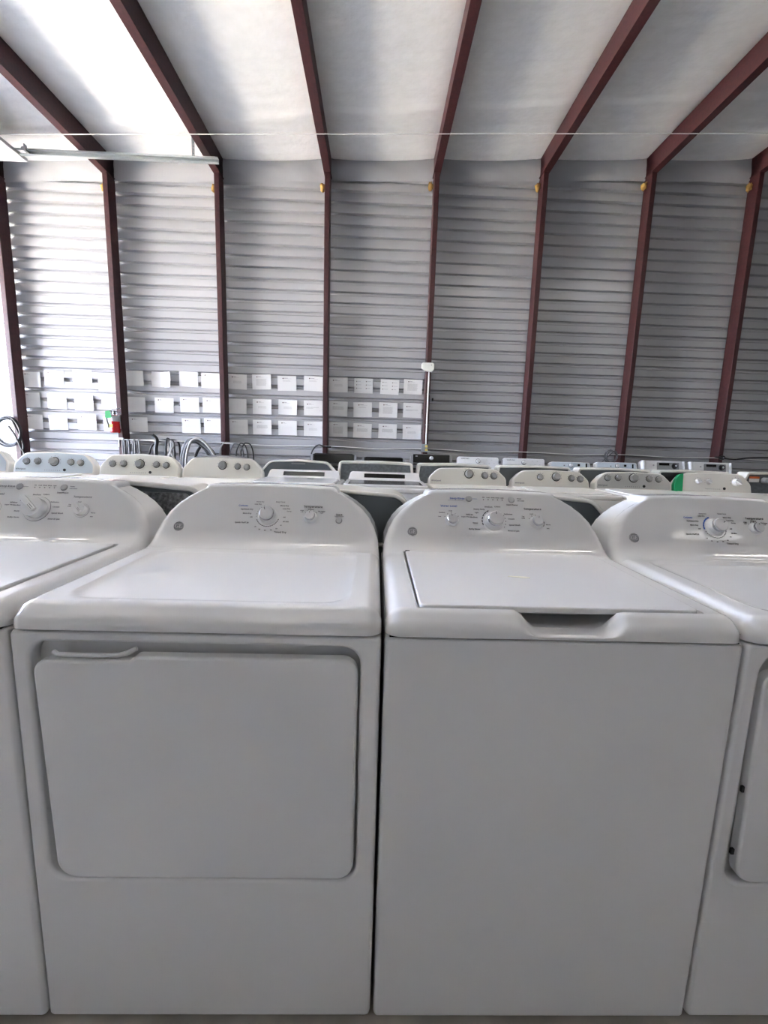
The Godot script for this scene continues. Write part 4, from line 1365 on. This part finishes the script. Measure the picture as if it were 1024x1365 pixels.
func coil(c: Vector3, r: float, turns: int, sd: int, tail: Array) -> Array:
	var g := RandomNumberGenerator.new()
	g.seed = sd
	var p := []
	for k in turns * 12:
		var a := TAU * k / 12.0 + PI / 2
		var rr := r * (1.0 + 0.09 * sin(k * 0.37 + sd) + g.randf_range(-0.015, 0.015))
		p.append(c + Vector3(cos(a) * rr, sin(a) * rr * 1.08, 0.02 * sin(k * 0.29) + 0.012 * (k / 12.0)))
	for t in tail:
		p.append(t)
	return p

func build_hoses() -> void:
	var z := WALL_Z + 0.235
	# black cord coil at the left edge
	var c0 := POST_X0 - BAY * 3
	single("coiled_cord", tube(coil(Vector3(c0 - 0.08, 1.25, z), 0.185, 4, 3, [Vector3(c0 + 0.1, 1.15, z + 0.02), Vector3(c0 + 0.12, 1.0, z + 0.02), Vector3(c0 + 0.1, 0.8, z + 0.02)]), 0.013, 8), M.hose_black, "coiled black cord hanging on the leftmost steel post", "cord")
	single("loose_cord", tube([Vector3(c0 + 0.02, 1.33, z + 0.13), Vector3(c0 + 0.1, 1.2, z + 0.13), Vector3(c0 + 0.17, 1.02, z + 0.13), Vector3(c0 + 0.24, 0.9, z + 0.13)], 0.012, 8), M.hose_black, "black cord end hanging down from the coil on the leftmost post", "cord")
	# grey hoses hung side by side by the extinguisher post
	var words := ["leftmost grey hose loop under the fire extinguisher", "second grey hose loop under the fire extinguisher", "third grey hose loop under the fire extinguisher", "rightmost grey hose loop under the fire extinguisher"]
	for k in 4:
		var x := -3.80 + 0.066 * k + (0.02 if k > 1 else 0.0)
		single("hung_hose", tube([Vector3(x - 0.018, 0.62, z), Vector3(x - 0.018, 1.0, z), Vector3(x - 0.01, 1.17, z + 0.005), Vector3(x + 0.01, 1.185, z + 0.008), Vector3(x + 0.018, 1.1, z + 0.012), Vector3(x + 0.018, 0.9, z + 0.012), Vector3(x + 0.018, 0.6, z + 0.012)], 0.012, 8), M.hose_grey, words[k], "hose", Transform3D(), "grey hoses under the extinguisher")
	single("hose_bracket", join([[cbox(Vector3(0.02, 0.14, 0.02), 0.003), at(0, 0, 0)], [cbox(Vector3(0.1, 0.02, 0.03), 0.003), at(0.03, 0.06, 0.02)]]), M.wire_white, "pale hose bracket on the post below the fire extinguisher", "bracket", at(-3.885, 1.14, z - 0.03))
	# rail that carries the hoses
	single("hose_rail", tube([Vector3(-3.9, 1.185, z + 0.004), Vector3(-2.3, 1.185, z + 0.004)], 0.008, 8, false), M.wire_white, "thin rail carrying the looped hoses between two posts", "rail")
	# black hoses
	single("hung_hose", tube([Vector3(-3.46, 0.85, z - 0.022), Vector3(-3.43, 1.02, z - 0.022), Vector3(-3.36, 1.14, z - 0.022), Vector3(-3.22, 1.19, z - 0.022), Vector3(-3.06, 1.195, z - 0.022), Vector3(-2.99, 1.14, z - 0.022), Vector3(-2.98, 0.9, z - 0.022)], 0.015, 8), M.hose_black, "black hose arching left over the rail below the notices", "hose", Transform3D(), "black hoses on the rail")
	single("hung_hose", tube([Vector3(-3.31, 0.8, z + 0.05), Vector3(-3.3, 1.05, z + 0.06), Vector3(-3.28, 1.19, z + 0.055), Vector3(-3.335, 1.26, z + 0.055)], 0.028, 10), M.hose_black, "thick black hose standing upright behind the rail", "hose", Transform3D(), "black hoses on the rail")
	single("hung_hose", tube([Vector3(-3.17, 0.8, z + 0.045), Vector3(-3.16, 1.05, z + 0.048), Vector3(-3.14, 1.19, z + 0.045), Vector3(-3.11, 1.19, z + 0.04), Vector3(-3.1, 0.85, z + 0.04)], 0.016, 8), M.hose_black, "black hose looped straight down beside the thick black one", "hose", Transform3D(), "black hoses on the rail")
	single("hung_hose", tube([Vector3(-3.055, 0.8, z + 0.075), Vector3(-3.06, 1.05, z + 0.075), Vector3(-3.065, 1.16, z + 0.075), Vector3(-3.045, 1.195, z + 0.075), Vector3(-3.02, 1.1, z + 0.075), Vector3(-3.02, 0.85, z + 0.075)], 0.015, 8), M.hose_black, "black hose hanging just left of the big grey loops", "hose", Transform3D(), "black hoses on the rail")
	# big loops
	var big := [["hose_light", 0.014, -3.06, -3.0, 1.19, 0.165], ["hose_grey", 0.02, -2.93, -2.52, 1.215, 0.05], ["hose_black", 0.022, -2.9, -2.46, 1.19, 0.095], ["hose_grey", 0.02, -2.86, -2.42, 1.205, 0.14], ["hose_light", 0.018, -2.8, -2.38, 1.235, 0.185], ["hose_black", 0.02, -2.74, -2.44, 1.16, 0.0]]
	var bw := ["thin pale hose left of the big hose loops", "grey hose in the big loops, outermost on the left", "thick black hose in the middle of the big loops", "grey hose in front of the black one in the big loops", "pale hose forming the top of the big loops", "inner black hose of the big loops"]
	for k in big.size():
		var b: Array = big[k]
		var x0: float = b[2]
		var x1: float = b[3]
		var y: float = b[4]
		var zz: float = z + b[5]
		single("hung_hose", tube([Vector3(x0 - 0.02, 0.6, zz), Vector3(x0, 0.95, zz), Vector3(x0 + 0.07, y - 0.06, zz), Vector3(lerpf(x0, x1, 0.42), y, zz), Vector3(lerpf(x0, x1, 0.66), y - 0.06, zz), Vector3(x1 - 0.03, 1.03, zz), Vector3(x1 + 0.04, 0.85, zz), Vector3(x1 + 0.06, 0.6, zz)], b[1], 10), M[b[0]], bw[k], "hose", Transform3D(), "big hose loops on the rail")
	# thin loops right of the post
	var thin := [["hose_light", -2.36, -2.06, 1.185, 0.02], ["hose_grey", -2.2, -2.0, 1.17, 0.05], ["hose_black", -2.1, -1.93, 1.18, 0.08], ["hose_black", -2.06, -1.87, 1.185, -0.01]]
	var tw := ["pale thin cord arching over the post right of the big loops", "grey thin cord inside the arch right of the big loops", "inner black thin cord below the third bay of notices", "outer black thin cord below the third bay of notices"]
	for k in thin.size():
		var b: Array = thin[k]
		var x0: float = b[1]
		var x1: float = b[2]
		var y: float = b[3]
		var zz: float = z + 0.02 + b[4]
		single("thin_cord", tube([Vector3(x0, 0.7, zz), Vector3(x0, 1.02, zz), Vector3(x0 + 0.05, y - 0.02, zz), Vector3(lerpf(x0, x1, 0.5), y, zz), Vector3(x1 - 0.035, y - 0.03, zz), Vector3(x1, 1.02, zz), Vector3(x1 + 0.01, 0.7, zz)], 0.0095, 8), M[b[0]], tw[k], "cord", Transform3D(), "thin cords on the wall")
	# loop above the black machine, coil above the far washer
	single("power_cord", tube([Vector3(-1.02, 0.8, z), Vector3(-1.0, 1.04, z), Vector3(-0.95, 1.15, z), Vector3(-0.88, 1.19, z + 0.02), Vector3(-0.8, 1.17, z + 0.03), Vector3(-0.7, 1.165, z + 0.02)], 0.011, 8), M.hose_black, "black power cord looping up behind the black machine at the wall", "cord")
	single("coiled_cord", tube(coil(Vector3(3.57, 1.15, z + 0.01), 0.085, 3, 8, [Vector3(3.5, 1.12, z + 0.02), Vector3(3.44, 1.05, z + 0.02), Vector3(3.42, 0.9, z + 0.02)]), 0.008, 6), M.hose_grey, "small grey coil of cord on the wall above a blue-grey panel", "cord")
	single("wall_cable", tube([Vector3(5.2, 1.19, z), Vector3(5.5, 1.16, z), Vector3(5.75, 1.19, z), Vector3(6.1, 1.2, z), Vector3(6.6, 1.18, z)], 0.012, 8), M.hose_black, "dark cable along the wall at the right edge", "cable")
	var cl := single("cable_clamp", lathe([Vector2(0, 0.05), Vector2(0.03, 0.05), Vector2(0.034, 0.04), Vector2(0.034, 0.0)], 14), M.black_plastic, "black round cable clamp on the right steel post", "clamp", at(5.32, 1.18, z - 0.03))
	part("clamp_screw", lathe([Vector2(0, 0.004), Vector2(0.012, 0.004), Vector2(0.013, 0)], 10), M.chrome, cl, at(0, 0, 0.05))
